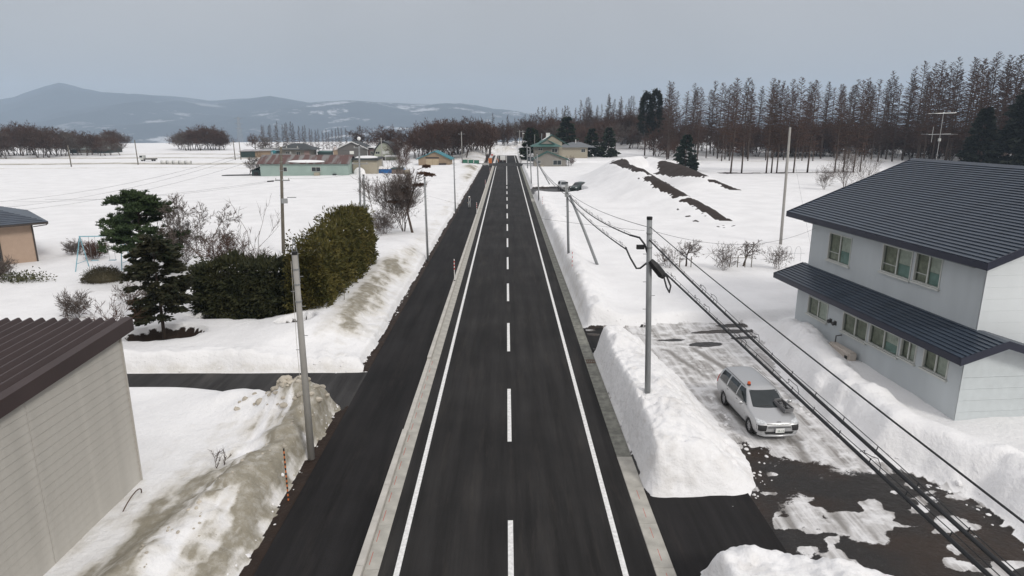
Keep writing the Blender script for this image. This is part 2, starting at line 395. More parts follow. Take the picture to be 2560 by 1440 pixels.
me.vertices.add(len(verts)); me.vertices.foreach_set('co', verts.ravel())
me.loops.add(quads.size); me.loops.foreach_set('vertex_index', quads.ravel())
me.polygons.add(len(quads)); me.polygons.foreach_set('loop_start', np.arange(0, quads.size, 4)); me.polygons.foreach_set('loop_total', np.full(len(quads), 4))
me.polygons.foreach_set('use_smooth', np.ones(len(quads), bool))
at = me.color_attributes.new('ground', 'FLOAT_COLOR', 'POINT')
at.data.foreach_set('color', np.stack([GD, GS, GI, GW], -1).reshape(-1).astype(np.float32))
me.update(); me.validate()
def ground_z(x, y):
    return float(terrain(np.array([float(x)]), np.array([float(y)]))[0][0])

def snow_material(name, attr=True):
    m = bpy.data.materials.new(name); m.use_nodes = True
    n = m.node_tree.nodes; l = m.node_tree.links; b = n['Principled BSDF']
    b.inputs['Specular IOR Level'].default_value = 0.3
    t = n.new('ShaderNodeTexCoord')
    def noise(s, d=5, r=.55):
        q = n.new('ShaderNodeTexNoise'); q.inputs['Scale'].default_value = s; q.inputs['Detail'].default_value = d; q.inputs['Roughness'].default_value = r
        l.new(t.outputs['Object'], q.inputs['Vector']); return q.outputs['Fac']
    def mrange(v, a, b2, c, d):
        q = n.new('ShaderNodeMapRange'); q.inputs[1].default_value = a; q.inputs[2].default_value = b2; q.inputs[3].default_value = c; q.inputs[4].default_value = d
        l.new(v, q.inputs[0]); return q.outputs[0]
    def mixc(f, a, c):
        q = n.new('ShaderNodeMix'); q.data_type = 'RGBA'
        for k, val in ((0, f), (6, a), (7, c)):
            if isinstance(val, (tuple, float)): q.inputs[k].default_value = val
            else: l.new(val, q.inputs[k])
        return q.outputs[2]
    def math_(op, a, c):
        q = n.new('ShaderNodeMath'); q.operation = op
        for k, val in ((0, a), (1, c)):
            if isinstance(val, float): q.inputs[k].default_value = val
            else: l.new(val, q.inputs[k])
        return q.outputs[0]
    big = noise(0.35); fine = noise(6.0, 6, .6); mid = noise(1.6, 6, .6)
    white = mixc(mrange(big, .35, .65, 0, 1), (0.78, 0.775, 0.775, 1), (0.86, 0.855, 0.855, 1))
    col = white
    rough = 0.6
    if attr:
        a = n.new('ShaderNodeVertexColor'); a.layer_name = 'ground'
        s = n.new('ShaderNodeSeparateColor'); l.new(a.outputs['Color'], s.inputs[0])
        # grey-brown grit on old snow, broken up by noise
        grit = mrange(math_('ADD', math_('MULTIPLY', s.outputs[0], 1.25), math_('MULTIPLY', math_('ADD', mid, -0.5), 1.1)), .12, .95, 0, 1)
        grit = math_('MULTIPLY', grit, mrange(s.outputs[0], .02, .2, 0, 1))
        col = mixc(mrange(grit, 0.05, .75, 0, 1), col, mixc(fine, (0.54, 0.51, 0.455, 1), (0.70, 0.68, 0.64, 1)))
        col = mixc(mrange(math_('ADD', grit, math_('MULTIPLY', math_('ADD', noise(3.0, 6, .7), -.5), 1.1)), .62, 1.05, 0, 1), col, mixc(fine, (0.18, 0.16, 0.115, 1), (0.36, 0.33, 0.265, 1)))
        spk = mrange(noise(14, 3, .7), .62, .70, 0, 1)
        col = mixc(math_('MULTIPLY', math_('MULTIPLY', spk, .45), mrange(s.outputs[0], .1, .5, 0, 1)), col, (0.13, .11, .085, 1))
        # trodden, wheel-polished ice
        wv = n.new('ShaderNodeTexNoise'); wv.inputs['Scale'].default_value = 1.0; wv.inputs['Detail'].default_value = 7; wv.inputs['Roughness'].default_value = .68; wv.inputs['Distortion'].default_value = .6
        mp = n.new('ShaderNodeMapping'); mp.inputs['Rotation'].default_value = (0, 0, R(9)); mp.inputs['Scale'].default_value = (2.4, .10, 1)
        l.new(t.outputs['Object'], mp.inputs[0]); l.new(mp.outputs[0], wv.inputs['Vector'])
        icec = mixc(mrange(wv.outputs['Fac'], .36, .62, 0, 1), (0.25, 0.235, 0.22, 1), (0.68, 0.67, 0.665, 1))
        icec = mixc(mrange(mid, .46, .62, 0, .9), icec, (0.76, 0.755, .755, 1))
        icec = mixc(mrange(math_('ADD', s.outputs[0], math_('MULTIPLY', math_('ADD', wv.outputs['Fac'], -.5), 1.0)), .25, .8, 0, .9), icec, mixc(fine, (0.13, .12, .11, 1), (0.30, .285, .265, 1)))
        icem = mrange(math_('ADD', s.outputs[2], math_('MULTIPLY', math_('ADD', fine, -.5), .5)), .42, .6, 0, 1)
        col = mixc(icem, col, icec)
        wetm = mrange(math_('ADD', a.outputs['Alpha'], math_('MULTIPLY', math_('ADD', math_('ADD', math_('MULTIPLY', fine, .6), math_('MULTIPLY', noise(22, 4, .6), .4)), -.5), .95)), .46, .54, 0, 1)
        wetc = mixc(mrange(big, .45, .62, 0, 1), mixc(mid, (0.010, 0.009, 0.009, 1), (0.026, 0.022, 0.019, 1)), (0.028, 0.017, 0.011, 1))
        wetc = mixc(math_('MULTIPLY', spk, .35), wetc, (0.16, .155, .15, 1))
        col = mixc(wetm, col, wetc)
        soilm = mrange(math_('ADD', s.outputs[1], math_('MULTIPLY', math_('ADD', fine, -.5), .8)), .45, .58, 0, 1)
        soilc = mixc(mid, (0.010, 0.006, 0.0045, 1), (0.038, 0.022, 0.014, 1))
        col = mixc(soilm, col, soilc)
        rr = math_('SUBTRACT', 0.75, math_('MULTIPLY', wetm, .33))
        l.new(rr, b.inputs['Roughness'])
    else:
        grit = mrange(math_('MULTIPLY', mid, mrange(noise(.7), .4, .7, .5, 1.2)), .42, .75, 0, .45)
        col = mixc(grit, col, (0.50, .47, .43, 1)); b.inputs['Roughness'].default_value = .75
        ms = n.new('ShaderNodeMapping'); ms.inputs['Scale'].default_value = (1.3, 1.3, 5); ms.inputs['Rotation'].default_value = (.12, .1, 0); l.new(t.outputs['Object'], ms.inputs[0])
        ns = n.new('ShaderNodeTexNoise'); ns.inputs['Scale'].default_value = 1.0; ns.inputs['Detail'].default_value = 5; l.new(ms.outputs[0], ns.inputs['Vector'])
        col = mixc(mrange(ns.outputs['Fac'], .56, .74, 0, .30), col, (0.52, .50, .48, 1))
        sk = mrange(noise(17, 3, .7), .66, .72, 0, .5); col = mixc(sk, col, (.22, .19, .16, 1))
    l.new(col, b.inputs['Base Color'])
    bp = n.new('ShaderNodeBump'); bp.inputs['Strength'].default_value = .75; bp.inputs['Distance'].default_value = .10
    hh = math_('ADD', math_('MULTIPLY', mid, 1.2), math_('MULTIPLY', fine, .5))
    l.new(hh, bp.inputs['Height']); l.new(bp.outputs[0], b.inputs['Normal'])
    return m
M_SNOWG = snow_material('snow ground')
M_SNOW = snow_material('heaped snow', False)
me.materials.append(M_SNOWG)
ground = struct(ob('snow_ground', me))

# ---- cut and ploughed snow walls beside the road: real heaps with their own height fields
def heap(name, label, x0, x1, y0, y1, step, fn, group=None):
    xs = np.arange(x0, x1+step, step); ys = np.arange(y0, y1+step, step)
    X, Y = np.meshgrid(xs, ys); Z = fn(X, Y)
    keep = Z > -0.02
    idx = -np.ones(X.shape, int); vs_ = []; fs_ = []
    for j in range(X.shape[0]):
        for i in range(X.shape[1]):
            if keep[j, i] or keep[max(j-1,0), i] or keep[min(j+1,X.shape[0]-1), i] or keep[j, max(i-1,0)] or keep[j, min(i+1,X.shape[1]-1)]:
                idx[j, i] = len(vs_); vs_.append((X[j,i], Y[j,i], max(Z[j,i], -.06)))
    for j in range(X.shape[0]-1):
        for i in range(X.shape[1]-1):
            q = (idx[j,i], idx[j,i+1], idx[j+1,i+1], idx[j+1,i])
            if min(q) >= 0: fs_.append(q)
    m = MB(); m.v = vs_; m.f = fs_
    o = m.build(name, M_SNOW, None, True)
    return tag(o, label, 'snow bank', group)
def clods(X, Y):
    a = 1-np.abs(fbm(X/.35+5, Y/.35, 2)); b2 = 1-np.abs(fbm(X/.8+1, Y/.8+4, 2)); return .16*(a-.75) + .20*(b2-.75)*ss(-.1, .4, fbm(X/2.5+8, Y/2.5, 2)) + .04*fbm(X/.15, Y/.15, 2) + (.5*clod(X, Y, .62)+.45*clod(X+4, Y+2, .3))*ss(-.25, .35, fbm(X/1.8+3, Y/1.8+9, 2)+.05) - .08
def wall_fn(X, Y):
    n2 = fbm(X/2.3+3, Y/2.3, 4); n3 = fbm(X/.55, Y/.55+9, 3)
    left = X - 4.42 - .06*n3 - .05*n2
    rgt = (np.interp(Y, [17.5,19,21,24,28,32], [7.7,8.3,8.7,8.45,8.3,7.6])-X) + .30*n2+.1*n3
    bot = Y - (18.35 - .06*(X-4.3)) - .12*n2 - .06*n3
    top = 32.2 - .12*np.clip(X-4.6, 0, 4) - Y + .15*n2+.06*n3
    h = 1.62 + .10*n2 + .10*np.sin(Y*.6)
    lw = 1-ss(0, .85, left)
    fac = np.clip((left+.02)/.42, 0, 1)**.75
    z = h*fac * ss(0, 2.4, rgt)**.8 * ss(0, 1.25, bot)**.75 * ss(0, .8, top)**.8 - .10*ss(.3, 2.2, left)
    z = z + (.08*n3+clods(X, Y)+.06*n2)*ss(.05, .4, z)
    return np.where((left < -.02) | (rgt < 0) | (bot < 0) | (top < 0), -1, z)
heap('snow_bank', 'long high block of cut white snow with a grey pole standing in it', 4.1, 9.3, 17.6, 32.6, .075, wall_fn)
def front_fn(X, Y):
    n2 = fbm(X/1.9+31, Y/1.9, 4); n3 = fbm(X/.5+7, Y/.5+2, 3)
    e = np.interp(X, [4.5,4.9,5.6,7,8.5,10,11.5], [13.2,14.9,15.35,15.05,14.5,13.7,12.8]) - Y + .12*n2 + .06*n3
    lf = X - 4.45 - .08*n3
    z = (1.25+.12*n2)*ss(0, 1.25, e)**.8*ss(0, .8, lf) + .09*n3 + clods(X, Y)
    return np.where((e < 0) | (lf < 0), -1, z)
heap('snow_bank', 'low rounded heap of clean snow beside the wet driveway entrance', 4.3, 12, 8, 15.9, .08, front_fn)

# ------------------------------------------------------------------ road, pavement, markings
def asphalt(name, c, rough=.8, tracks=False):
    m = bpy.data.materials.new(name); m.use_nodes = True
    n = m.node_tree.nodes; l = m.node_tree.links; b = n['Principled BSDF']
    t = n.new('ShaderNodeTexCoord')
    nz = n.new('ShaderNodeTexNoise'); nz.inputs['Scale'].default_value = 40; nz.inputs['Detail'].default_value = 4
    l.new(t.outputs['Object'], nz.inputs['Vector'])
    mp = n.new('ShaderNodeMapping'); mp.inputs['Scale'].default_value = (1.3, .06, 1); l.new(t.outputs['Object'], mp.inputs[0])
    st = n.new('ShaderNodeTexNoise'); st.inputs['Scale'].default_value = 1.6; st.inputs['Detail'].default_value = 6; st.inputs['Roughness'].default_value = .65
    l.new(mp.outputs[0], st.inputs['Vector'])
    lg = n.new('ShaderNodeTexNoise'); lg.inputs['Scale'].default_value = .25; lg.inputs['Detail'].default_value = 5; l.new(t.outputs['Object'], lg.inputs['Vector'])
    def mrange(v, a, b2, c0, d):
        q = n.new('ShaderNodeMapRange'); q.inputs[1].default_value = a; q.inputs[2].default_value = b2; q.inputs[3].default_value = c0; q.inputs[4].default_value = d
        l.new(v, q.inputs[0]); return q.outputs[0]
    def mul(a, c2):
        q = n.new('ShaderNodeMath'); q.operation = 'MULTIPLY'; l.new(a, q.inputs[0]); l.new(c2, q.inputs[1]); return q.outputs[0]
    f = mul(mul(mrange(nz.outputs['Fac'], .3, .7, .78, 1.22), mrange(st.outputs['Fac'], .3, .75, .62, 1.75)), mrange(lg.outputs['Fac'], .3, .7, .72, 1.32))
    v = n.new('ShaderNodeVectorMath'); v.operation = 'SCALE'; v.inputs[0].default_value = c
    l.new(f, v.inputs['Scale'])
    mp3 = n.new('ShaderNodeMapping'); mp3.inputs['Scale'].default_value = (2.2, .22, 1); mp3.inputs['Location'].default_value = (3, 7, 0); l.new(t.outputs['Object'], mp3.inputs[0])
    du = n.new('ShaderNodeTexNoise'); du.inputs['Scale'].default_value = .7; du.inputs['Detail'].default_value = 9; du.inputs['Roughness'].default_value = .75; l.new(mp3.outputs[0], du.inputs['Vector'])
    dm = n.new('ShaderNodeMix'); dm.data_type = 'RGBA'; dm.inputs[7].default_value = (c[0]*3.0, c[1]*2.8, c[2]*2.55, 1)
    l.new(mrange(du.outputs['Fac'], .52, .78, 0, .65), dm.inputs[0]); l.new(v.outputs[0], dm.inputs[6]); l.new(dm.outputs[2], b.inputs['Base Color'])
    b.inputs['Roughness'].default_value = rough; b.inputs['Specular IOR Level'].default_value = .22
    bp = n.new('ShaderNodeBump'); bp.inputs['Strength'].default_value = .4; bp.inputs['Distance'].default_value = .01
    l.new(nz.outputs['Fac'], bp.inputs['Height']); l.new(bp.outputs[0], b.inputs['Normal'])
    return m
M_ROAD = asphalt('new asphalt', (0.0185, 0.0175, 0.0170), .88); M_PAVE = asphalt('pavement asphalt', (0.0125, 0.0118, 0.0120), .9); M_OLD = asphalt('old asphalt', (0.032, 0.031, 0.031), .88)
M_PAINT = mat('road paint', (0.74, 0.735, 0.72), .65, var=.22, vscale=9, bump=.3)
M_CONC = mat('concrete', (0.40, 0.385, 0.345), .85, var=.22, vscale=2.5, bump=.3)
M_CONC2 = mat('pale concrete', (0.49, 0.47, 0.43), .85, var=.18, vscale=2.0, bump=.3)
M_MOSS = mat('mossy concrete', (0.19, 0.19, 0.165), .9, var=.45, vscale=3.5, bump=.4)
M_RED = mat('red marking', (0.45, 0.06, 0.04), .7)
def sheet(x0, x1, y0, y1, z, t=.03):
    return MB().box(x0, x1, y0, y1, z-t, z)
road = struct(sheet(-3.49, 3.80, -30, 262, 0).build('road', M_ROAD))
def mark(name, x0, x1, y0, y1, z=.004, m=M_PAINT, parent=road):
    return MB().box(x0, x1, y0, y1, z-.003, z+.0015).build(name, m, parent)
mark('edge_line', -3.08, -2.93, -20, 191); mark('edge_line', 2.93, 3.08, -20, 191)
mark('edge_line', -3.08, -2.93, 207, 258); mark('edge_line', 2.93, 3.08, 207, 258)
dash_me = MB().box(-.075, .075, 0, 5, .001, .0055).mesh('centre_dash', M_PAINT)
y = 12.2 - 10*3
while y < 128:
    ob('centre_dash', dash_me, road, (0, y, 0)); y += 10
mark('centre_line', -.075, .075, 130, 191); mark('centre_line', -.075, .075, 207, 258)
mark('chevron_marking', -2.9, -.9, 176, 190, m=M_OLD) ; 
pave = struct(sheet(-6.72, -4.105, -20, 191, .02).build('pavement', M_PAVE))
# the pavement runs flush through the mouth of the side road
side = struct(sheet(-60, -6.70, 25.0, 30.0, .012).build('side_road', M_OLD))
struct(sheet(-70, 70, 191.5, 206.5, .010).build('cross_road', M_OLD))
struct(sheet(-9, -4.3, 206.6, 262, .006).build('pavement', M_OLD))
apron = struct(sheet(4.34, 7.6, 8, 18.9, .028).build('driveway', M_PAVE))
struct(sheet(4.34, 6.2, 32.0, 36.1, .028).build('driveway', M_PAVE))

kerb = struct(MB().box(-4.2, -3.4, -20, 191, -.25, -.05).build('kerb', M_CONC))
def slab_mesh(nm, x0, x1, z1, L, m, bev=.012, z0=-.04):
    c = MB(); c.prism([(x0, z0), (x1, z0), (x1, z1-bev), (x1-bev, z1), (x0+bev, z1), (x0, z1-bev)], 'y', .006, L-.006)
    return c.mesh(nm, m)
g_me = slab_mesh('gutter_slab', -3.90, -3.485, .006, 2, M_CONC)
k_hi = slab_mesh('kerb_stone', -4.10, -3.903, .135, 2, M_CONC2)
k_lo = slab_mesh('kerb_stone', -4.10, -3.903, .03, 2, M_CONC2)
mk = MB().box(-3.80, -3.785, 0, .55, .0065, .0085).mesh('paint_mark', M_RED)
yy = 5.0
while yy < 105:
    ob('gutter_slab', g_me, kerb, (0, yy, random.Random(yy).uniform(-.002, .002)))
    ob('kerb_stone', k_lo if 22.5 < yy < 31 else k_hi, kerb, (0, yy, random.Random(yy+1).uniform(-.003, .003)))
    if yy < 31:
        for q in (.2, 1.2): ob('paint_mark', mk, kerb, (0, yy+q, 0))
    yy += 2
slab_mesh('k', 0, 1, 1, 2, M_CONC)
MB().box(-3.90, -3.485, 105, 191, -.04, .006).build('gutter_slab', M_CONC, kerb)
MB().box(-4.10, -3.903, 105, 191, -.04, .13).build('kerb_stone', M_CONC2, kerb)
kerbr = struct(MB().box(3.8, 4.36, -20, 191, -.25, -.05).build('kerb', M_CONC))
gr_me = slab_mesh('gutter_slab', 3.805, 4.335, .012, 2, M_CONC); gr_mo = slab_mesh('gutter_slab', 3.805, 4.335, .012, 2, M_MOSS)
mk2 = MB().box(4.07, 4.083, 0, .5, .0125, .0145).mesh('paint_mark', M_RED)
yy = 5.0
while yy < 105:
    ob('gutter_slab', gr_mo if yy > 19 and yy < 100 else gr_me, kerbr, (0, yy, random.Random(yy+7).uniform(-.002, .002)))
    if yy < 19:
        for q in (.3, 1.3): ob('paint_mark', mk2, kerbr, (0, yy+q, 0))
    yy += 2
MB().box(3.805, 4.335, 105, 191, -.04, .012).build('gutter_slab', M_MOSS, kerbr)
# steel grating in the right gutter at the lot entrance
gt = thing('gutter_grating', 'small rusty steel grating let into the right gutter by the snow block', 'grating', (4.07, 30.4, .014))
MB().box(-.22, .22, -.04, .04, 0, .02).build('frame', mat('rust steel', (.10,.06,.04), .7), gt)
for i in range(5): MB().box(-.2+i*.09, -.16+i*.09, .045, .40, 0, .018).build('bar', MATS['rust steel'], gt)
MB().box(-.22, .22, .405, .45, 0, .02).build('frame', MATS['rust steel'], gt)

# ------------------------------------------------------------------ mountains beyond the valley
prof = [(-1400,300),(-700,280),(-300,272),(0,262),(100,245),(165,222),(205,215),(260,229),(330,240),(450,246),(560,258),(640,252),(700,248),(800,262),(900,262),(1000,265),(1100,266),(1180,269),(1260,279),(1320,290),(1450,298),(1700,296),(2000,290),(2300,284),(2560,286),(3200,292),(4200,300)]
mxs = np.linspace(-7500, 7500, 330); mys = np.linspace(2700, 6600, 90)
MX, MY = np.meshgrid(mxs, mys)
ridge_y = 5000.
pxr = [((p[0]-1266)/1632*ridge_y) for p in prof]; pzr = [11.43+(313-p[1])/1632*ridge_y for p in prof]
ridge_h = np.interp(MX*ridge_y/MY*1.0, pxr, pzr)
t = np.clip((MY-2700)/(ridge_y-2700), 0, 1); tb = np.clip((MY-ridge_y)/1600, 0, 1)
shape = ss(0, 1, t)*.55+.45*t
MZ = -60 + (ridge_h+60)*shape*(1-.5*tb) + fbm(MX/520, MY/520, 5)*90*np.sin(np.pi*np.clip(t,0,1))**.8 + fbm(MX/160, MY/160, 4)*12*t
mm = MB(); k = MX.shape[1]
mm.v = [tuple(p) for p in np.stack([MX, MY, MZ], -1).reshape(-1, 3)]
mm.f = [(j*k+i, j*k+i+1, (j+1)*k+i+1, (j+1)*k+i) for j in range(MX.shape[0]-1) for i in range(k-1)]
m = bpy.data.materials.new('forested hills'); m.use_nodes = True
n = m.node_tree.nodes; l = m.node_tree.links; b = n['Principled BSDF']; b.inputs['Roughness'].default_value = .95; b.inputs['Specular IOR Level'].default_value = .05
g = n.new('ShaderNodeTexCoord')
def _nz(s, d, r=.6):
    q = n.new('ShaderNodeTexNoise'); q.inputs['Scale'].default_value = s; q.inputs['Detail'].default_value = d; q.inputs['Roughness'].default_value = r; l.new(g.outputs['Object'], q.inputs['Vector']); return q.outputs['Fac']
r1 = n.new('ShaderNodeMapRange'); r1.inputs[1].default_value = .555; r1.inputs[2].default_value = .61; l.new(_nz(.0030, 9, .72), r1.inputs[0])
sp = n.new('ShaderNodeSeparateXYZ'); l.new(g.outputs['Object'], sp.inputs[0])
r2 = n.new('ShaderNodeMapRange'); r2.inputs[1].default_value = -2400; r2.inputs[2].default_value = -1500; l.new(sp.outputs['X'], r2.inputs[0])
mu = n.new('ShaderNodeMath'); mu.operation = 'MULTIPLY'; l.new(r1.outputs[0], mu.inputs[0]); l.new(r2.outputs[0], mu.inputs[1])
r3 = n.new('ShaderNodeMapRange'); r3.inputs[1].default_value = .68; r3.inputs[2].default_value = .72; r3.inputs[4].default_value = .6; l.new(_nz(.004, 6), r3.inputs[0])
mxm = n.new('ShaderNodeMath'); mxm.operation = 'MAXIMUM'; l.new(mu.outputs[0], mxm.inputs[0]); l.new(r3.outputs[0], mxm.inputs[1])
cm = n.new('ShaderNodeMix'); cm.data_type = 'RGBA'; cm.inputs[6].default_value = (.030, .032, .034, 1); cm.inputs[7].default_value = (.42, .42, .43, 1)
l.new(mxm.outputs[0], cm.inputs[0]); l.new(cm.outputs[2], b.inputs['Base Color'])
hills = struct(mm.build('hills', m, None, True))
# valley floor joining the fields to the hills
vf = mat('valley snow', (.45, .45, .46), .9, var=.5, vscale=.004)
struct(MB().quad((-9000, 2300, -64), (9000, 2300, -64), (9000, 4200, -64), (-9000, 4200, -64)).build('valley_ground', vf))

# ------------------------------------------------------------------ air
hz = MB().box(-9500, 9500, -60, 7000, -70, 420).build('haze', None)
hm = bpy.data.materials.new('haze air'); hm.use_nodes = True
n = hm.node_tree.nodes; l = hm.node_tree.links; n.remove(n['Principled BSDF'])
pv = n.new('ShaderNodeVolumePrincipled'); pv.inputs['Color'].default_value = (.66, .82, 1.0, 1); pv.inputs['Density'].default_value = .00016; pv.inputs['Anisotropy'].default_value = .0
l.new(pv.outputs[0], n['Material Output'].inputs['Volume'])
hz.data.materials.append(hm); hz['kind'] = 'stuff'
# broken lumps of dirty snow on the near left heap and along the bank crest, too many to count
rl = random.Random(77); lm = MB()
def lump(x, y, s):
    z = ground_z(x, y); o = len(lm.v); lm.ball((0, 0, 0), s*rl.uniform(.7, 1.4), s*rl.uniform(.7, 1.3), s*rl.uniform(.45, .8), 7, 5)
    M = Matrix.Translation((x, y, z-s*.05)) @ Matrix.Rotation(rl.uniform(0, 6), 4, 'Z') @ Matrix.Rotation(rl.uniform(-.6, .6), 4, 'X')
    for i in range(o, len(lm.v)): 
        p = Vector(lm.v[i]); p *= 1+.25*mnoise.noise(p*9/s*.12+Vector((x, y, 0))*3); lm.v[i] = tuple(M @ p)
for i in range(110):
    a = rl.uniform(0, 6.28); q = min(1.3, abs(rl.gauss(0, .7))); lump(-8.9+1.4*q*math.cos(a), 24.1+.85*q*math.sin(a), rl.uniform(.04, .17))
for i in range(60):
    y = rl.uniform(14, 23); lump((-7.8-(20.5-y)*.25 if y < 21 else -8.0)+rl.gauss(0, .35), y, rl.uniform(.02, .07))
lm_o = lm.build('snow_lumps', None)
m = mat('dirty lumps', (.44, .40, .335), .9, var=.35, vscale=1.2, bump=.5)
lm_o.data.materials.append(m); tag(lm_o, 'dirty broken snow lumps on the near left heap', 'snow lumps', kind='stuff')

lm = MB()
def scatter(pts, n_, spread, s0, s1):
    for i in range(n_):
        k_ = rl.randrange(len(pts)-1); f = rl.random(); a, b2 = pts[k_], pts[k_+1]
        lump(a[0]+(b2[0]-a[0])*f+rl.gauss(0, spread), a[1]+(b2[1]-a[1])*f+rl.gauss(0, spread), rl.uniform(s0, s1)*rl.uniform(.5, 1))
scatter([(4.75,18.25),(6.6,18.0),(7.9,18.5),(8.9,20.2),(8.75,23),(8.6,27)], 60, .16, .02, .10)
scatter([(4.75,15.2),(6,15.6),(8,15.0),(10,14.2)], 28, .14, .02, .09)
scatter(BANK[1:9], 60, .22, .02, .11)
scatter([(-7.05,29.3),(-10,29.4),(-15,29.4),(-20,29.5)], 40, .10, .02, .08)
scatter([(-7.15,30),(-7.15,40),(-7.15,55)], 70, .12, .02, .09)
scatter([(-7.15,14),(-7.15,25)], 34, .10, .02, .08)
scatter([(4.75,37),(4.75,60)], 40, .12, .02, .08)
scatter([(5,36.4),(10,36.8),(15,37.4)], 35, .2, .02, .10)
lo2 = lm.build('snow_lumps', M_SNOW); tag(lo2, 'loose white snow lumps at the foot of the banks', 'snow lumps', kind='stuff')
# ------------------------------------------------------------------ shared building bits
M_GLASS = bpy.data.materials.new('window glass'); M_GLASS.use_nodes = True
_b = M_GLASS.node_tree.nodes['Principled BSDF']; _n = M_GLASS.node_tree.nodes; _l = M_GLASS.node_tree.links
_b.inputs['Base Color'].default_value = (.02, .03, .028, 1); _b.inputs['Roughness'].default_value = .06
_t = _n.new('ShaderNodeBsdfTransparent'); _t.inputs[0].default_value = (.93, .96, .94, 1); _m = _n.new('ShaderNodeMixShader'); _m.inputs[0].default_value = .84
_l.new(_b.outputs[0], _m.inputs[1]); _l.new(_t.outputs[0], _m.inputs[2]); _l.new(_m.outputs[0], _n['Material Output'].inputs[0])
M_DARKGL = mat('dark glass', (.018, .024, .026), .08, var=.2, spec=.5)
M_FRAME = mat('window frame', (.52, .53, .50), .5, metal=.0, var=.05)
M_ROOM = mat('room dark', (.34, .33, .29), .9, var=.3, vscale=1.5)
M_CURT = mat('pale curtain', (.76, .76, .70), .9, var=.2, vscale=6)
M_PANEBACK = mat('olive pane backing', (.42, .41, .34), .9, var=.3, vscale=5)
M_TEAL = mat('teal blind', (.34, .47, .45), .9, var=.2, vscale=3)

def wall_openings(u0, u1, z0, z1, ops, depth=.14):
    """flat wall in local (u along y, face at x=0 looking to -x) with real rectangular holes and reveals"""
    us = sorted({u0, u1, *[o[0] for o in ops], *[o[1] for o in ops]}); zs = sorted({z0, z1, *[o[2] for o in ops], *[o[3] for o in ops]})
    m = MB()
    for a, b in zip(us[:-1], us[1:]):
        for c, d in zip(zs[:-1], zs[1:]):
            mu_, mz_ = (a+b)/2, (c+d)/2
            if any(o[0] < mu_ < o[1] and o[2] < mz_ < o[3] for o in ops): continue
            m.quad((0, a, c), (0, a, d), (0, b, d), (0, b, c))
    for (a, b, c, d) in ops:
        for p, q in (((a, c), (b, c)), ((b, c), (b, d)), ((b, d), (a, d)), ((a, d), (a, c))):
            m.quad((0, p[0], p[1]), (0, q[0], q[1]), (depth, q[0], q[1]), (depth, p[0], p[1]))
    return m

def slider_window(parent, x, u0, u1, z0, z1, inner=('room', 'curtain'), frame=M_FRAME, sill=True, rail=False):
    """two-leaf sliding window: frame, two panes, sill; face looks to -x"""
    f = MB(); w = .05
    f.box(x-.03, x+.10, u0, u1, z0, z0+w).box(x-.03, x+.10, u0, u1, z1-w, z1)
    f.box(x-.03, x+.10, u0, u0+w, z0+w, z1-w).box(x-.03, x+.10, u1-w, u1, z0+w, z1-w)
    fr = f.build('window', frame, parent)
    um = (u0+u1)/2
    MB().box(x+.012, x+.06, um-.035, um+.035, z0+w+.001, z1-w-.001).build('mullion', frame, fr)
    if rail: MB().box(x+.032, x+.055, um+.036, u1-w-.001, z0+(z1-z0)*.30, z0+(z1-z0)*.30+.03).build('rail', frame, fr)
    MB().box(x+.045, x+.052, u0+w+.001, um-.036, z0+w+.001, z1-w-.001).build('pane', M_GLASS, fr)
    MB().box(x+.062, x+.069, um+.036, u1-w-.001, z0+w+.001, z1-w-.001).build('pane', M_GLASS, fr)
    for k, (a, b) in enumerate(((u0+.02, um), (um, u1-.02))):
        kd = inner[k % len(inner)]
        if kd == 'curtain': MB().box(x+.10, x+.115, a+.02, b-.03, z0+.05, z1-.03).build('curtain', M_CURT, fr)
        elif kd == 'room': MB().box(x+.13, x+.145, a+.02, b-.03, z0+.05, z1-.03).build('curtain', M_PANEBACK, fr)  # added backing rather than a curtain, put in to lighten the pane
        elif kd == 'teal':
            MB().box(x+.10, x+.115, a+.02, b-.03, z0+(z1-z0)*.45, z1-.03).build('curtain', M_CURT, fr)
            MB().box(x+.102, x+.118, a+.02, b-.03, z0+.05, z0+(z1-z0)*.44).build('blind', M_TEAL, fr)
    MB().box(x+.42, x+.44, u0-.05, u1+.05, z0-.05, z1+.05).build('room_back', M_ROOM, fr)
    if sill: MB().box(x-.10, x+.02, u0-.06, u1+.06, z0-.07, z0-.003).build('sill', M_FRAME, fr)
    return fr

def courses(parent, name, x0, z0, x1, z1, y0, y1, n, m, thick=.048, lap=.02):
    """lapped metal roof courses between an eave edge (x0,z0) and ridge (x1,z1); each course is its own strip"""
    L = math.hypot(x1-x0, z1-z0); dx, dz = (x1-x0)/L, (z1-z0)/L; nx, nz = -dz, dx
    if nz < 0: nx, nz = -nx, -nz
    s = L/n
    c = MB()
    def P(t, h): return (t*dx+h*nx, t*dz+h*nz)
    poly = [P(0, 0), P(s+.01, 0), P(s+.01, .006), P(0, thick)]
    c.prism(poly, 'y', y0, y1)
    me_ = c.mesh(name, m)
    for i in range(n):
        o = ob(name, me_, parent, (x0+dx*s*i, 0, z0+dz*s*i))
    return me_

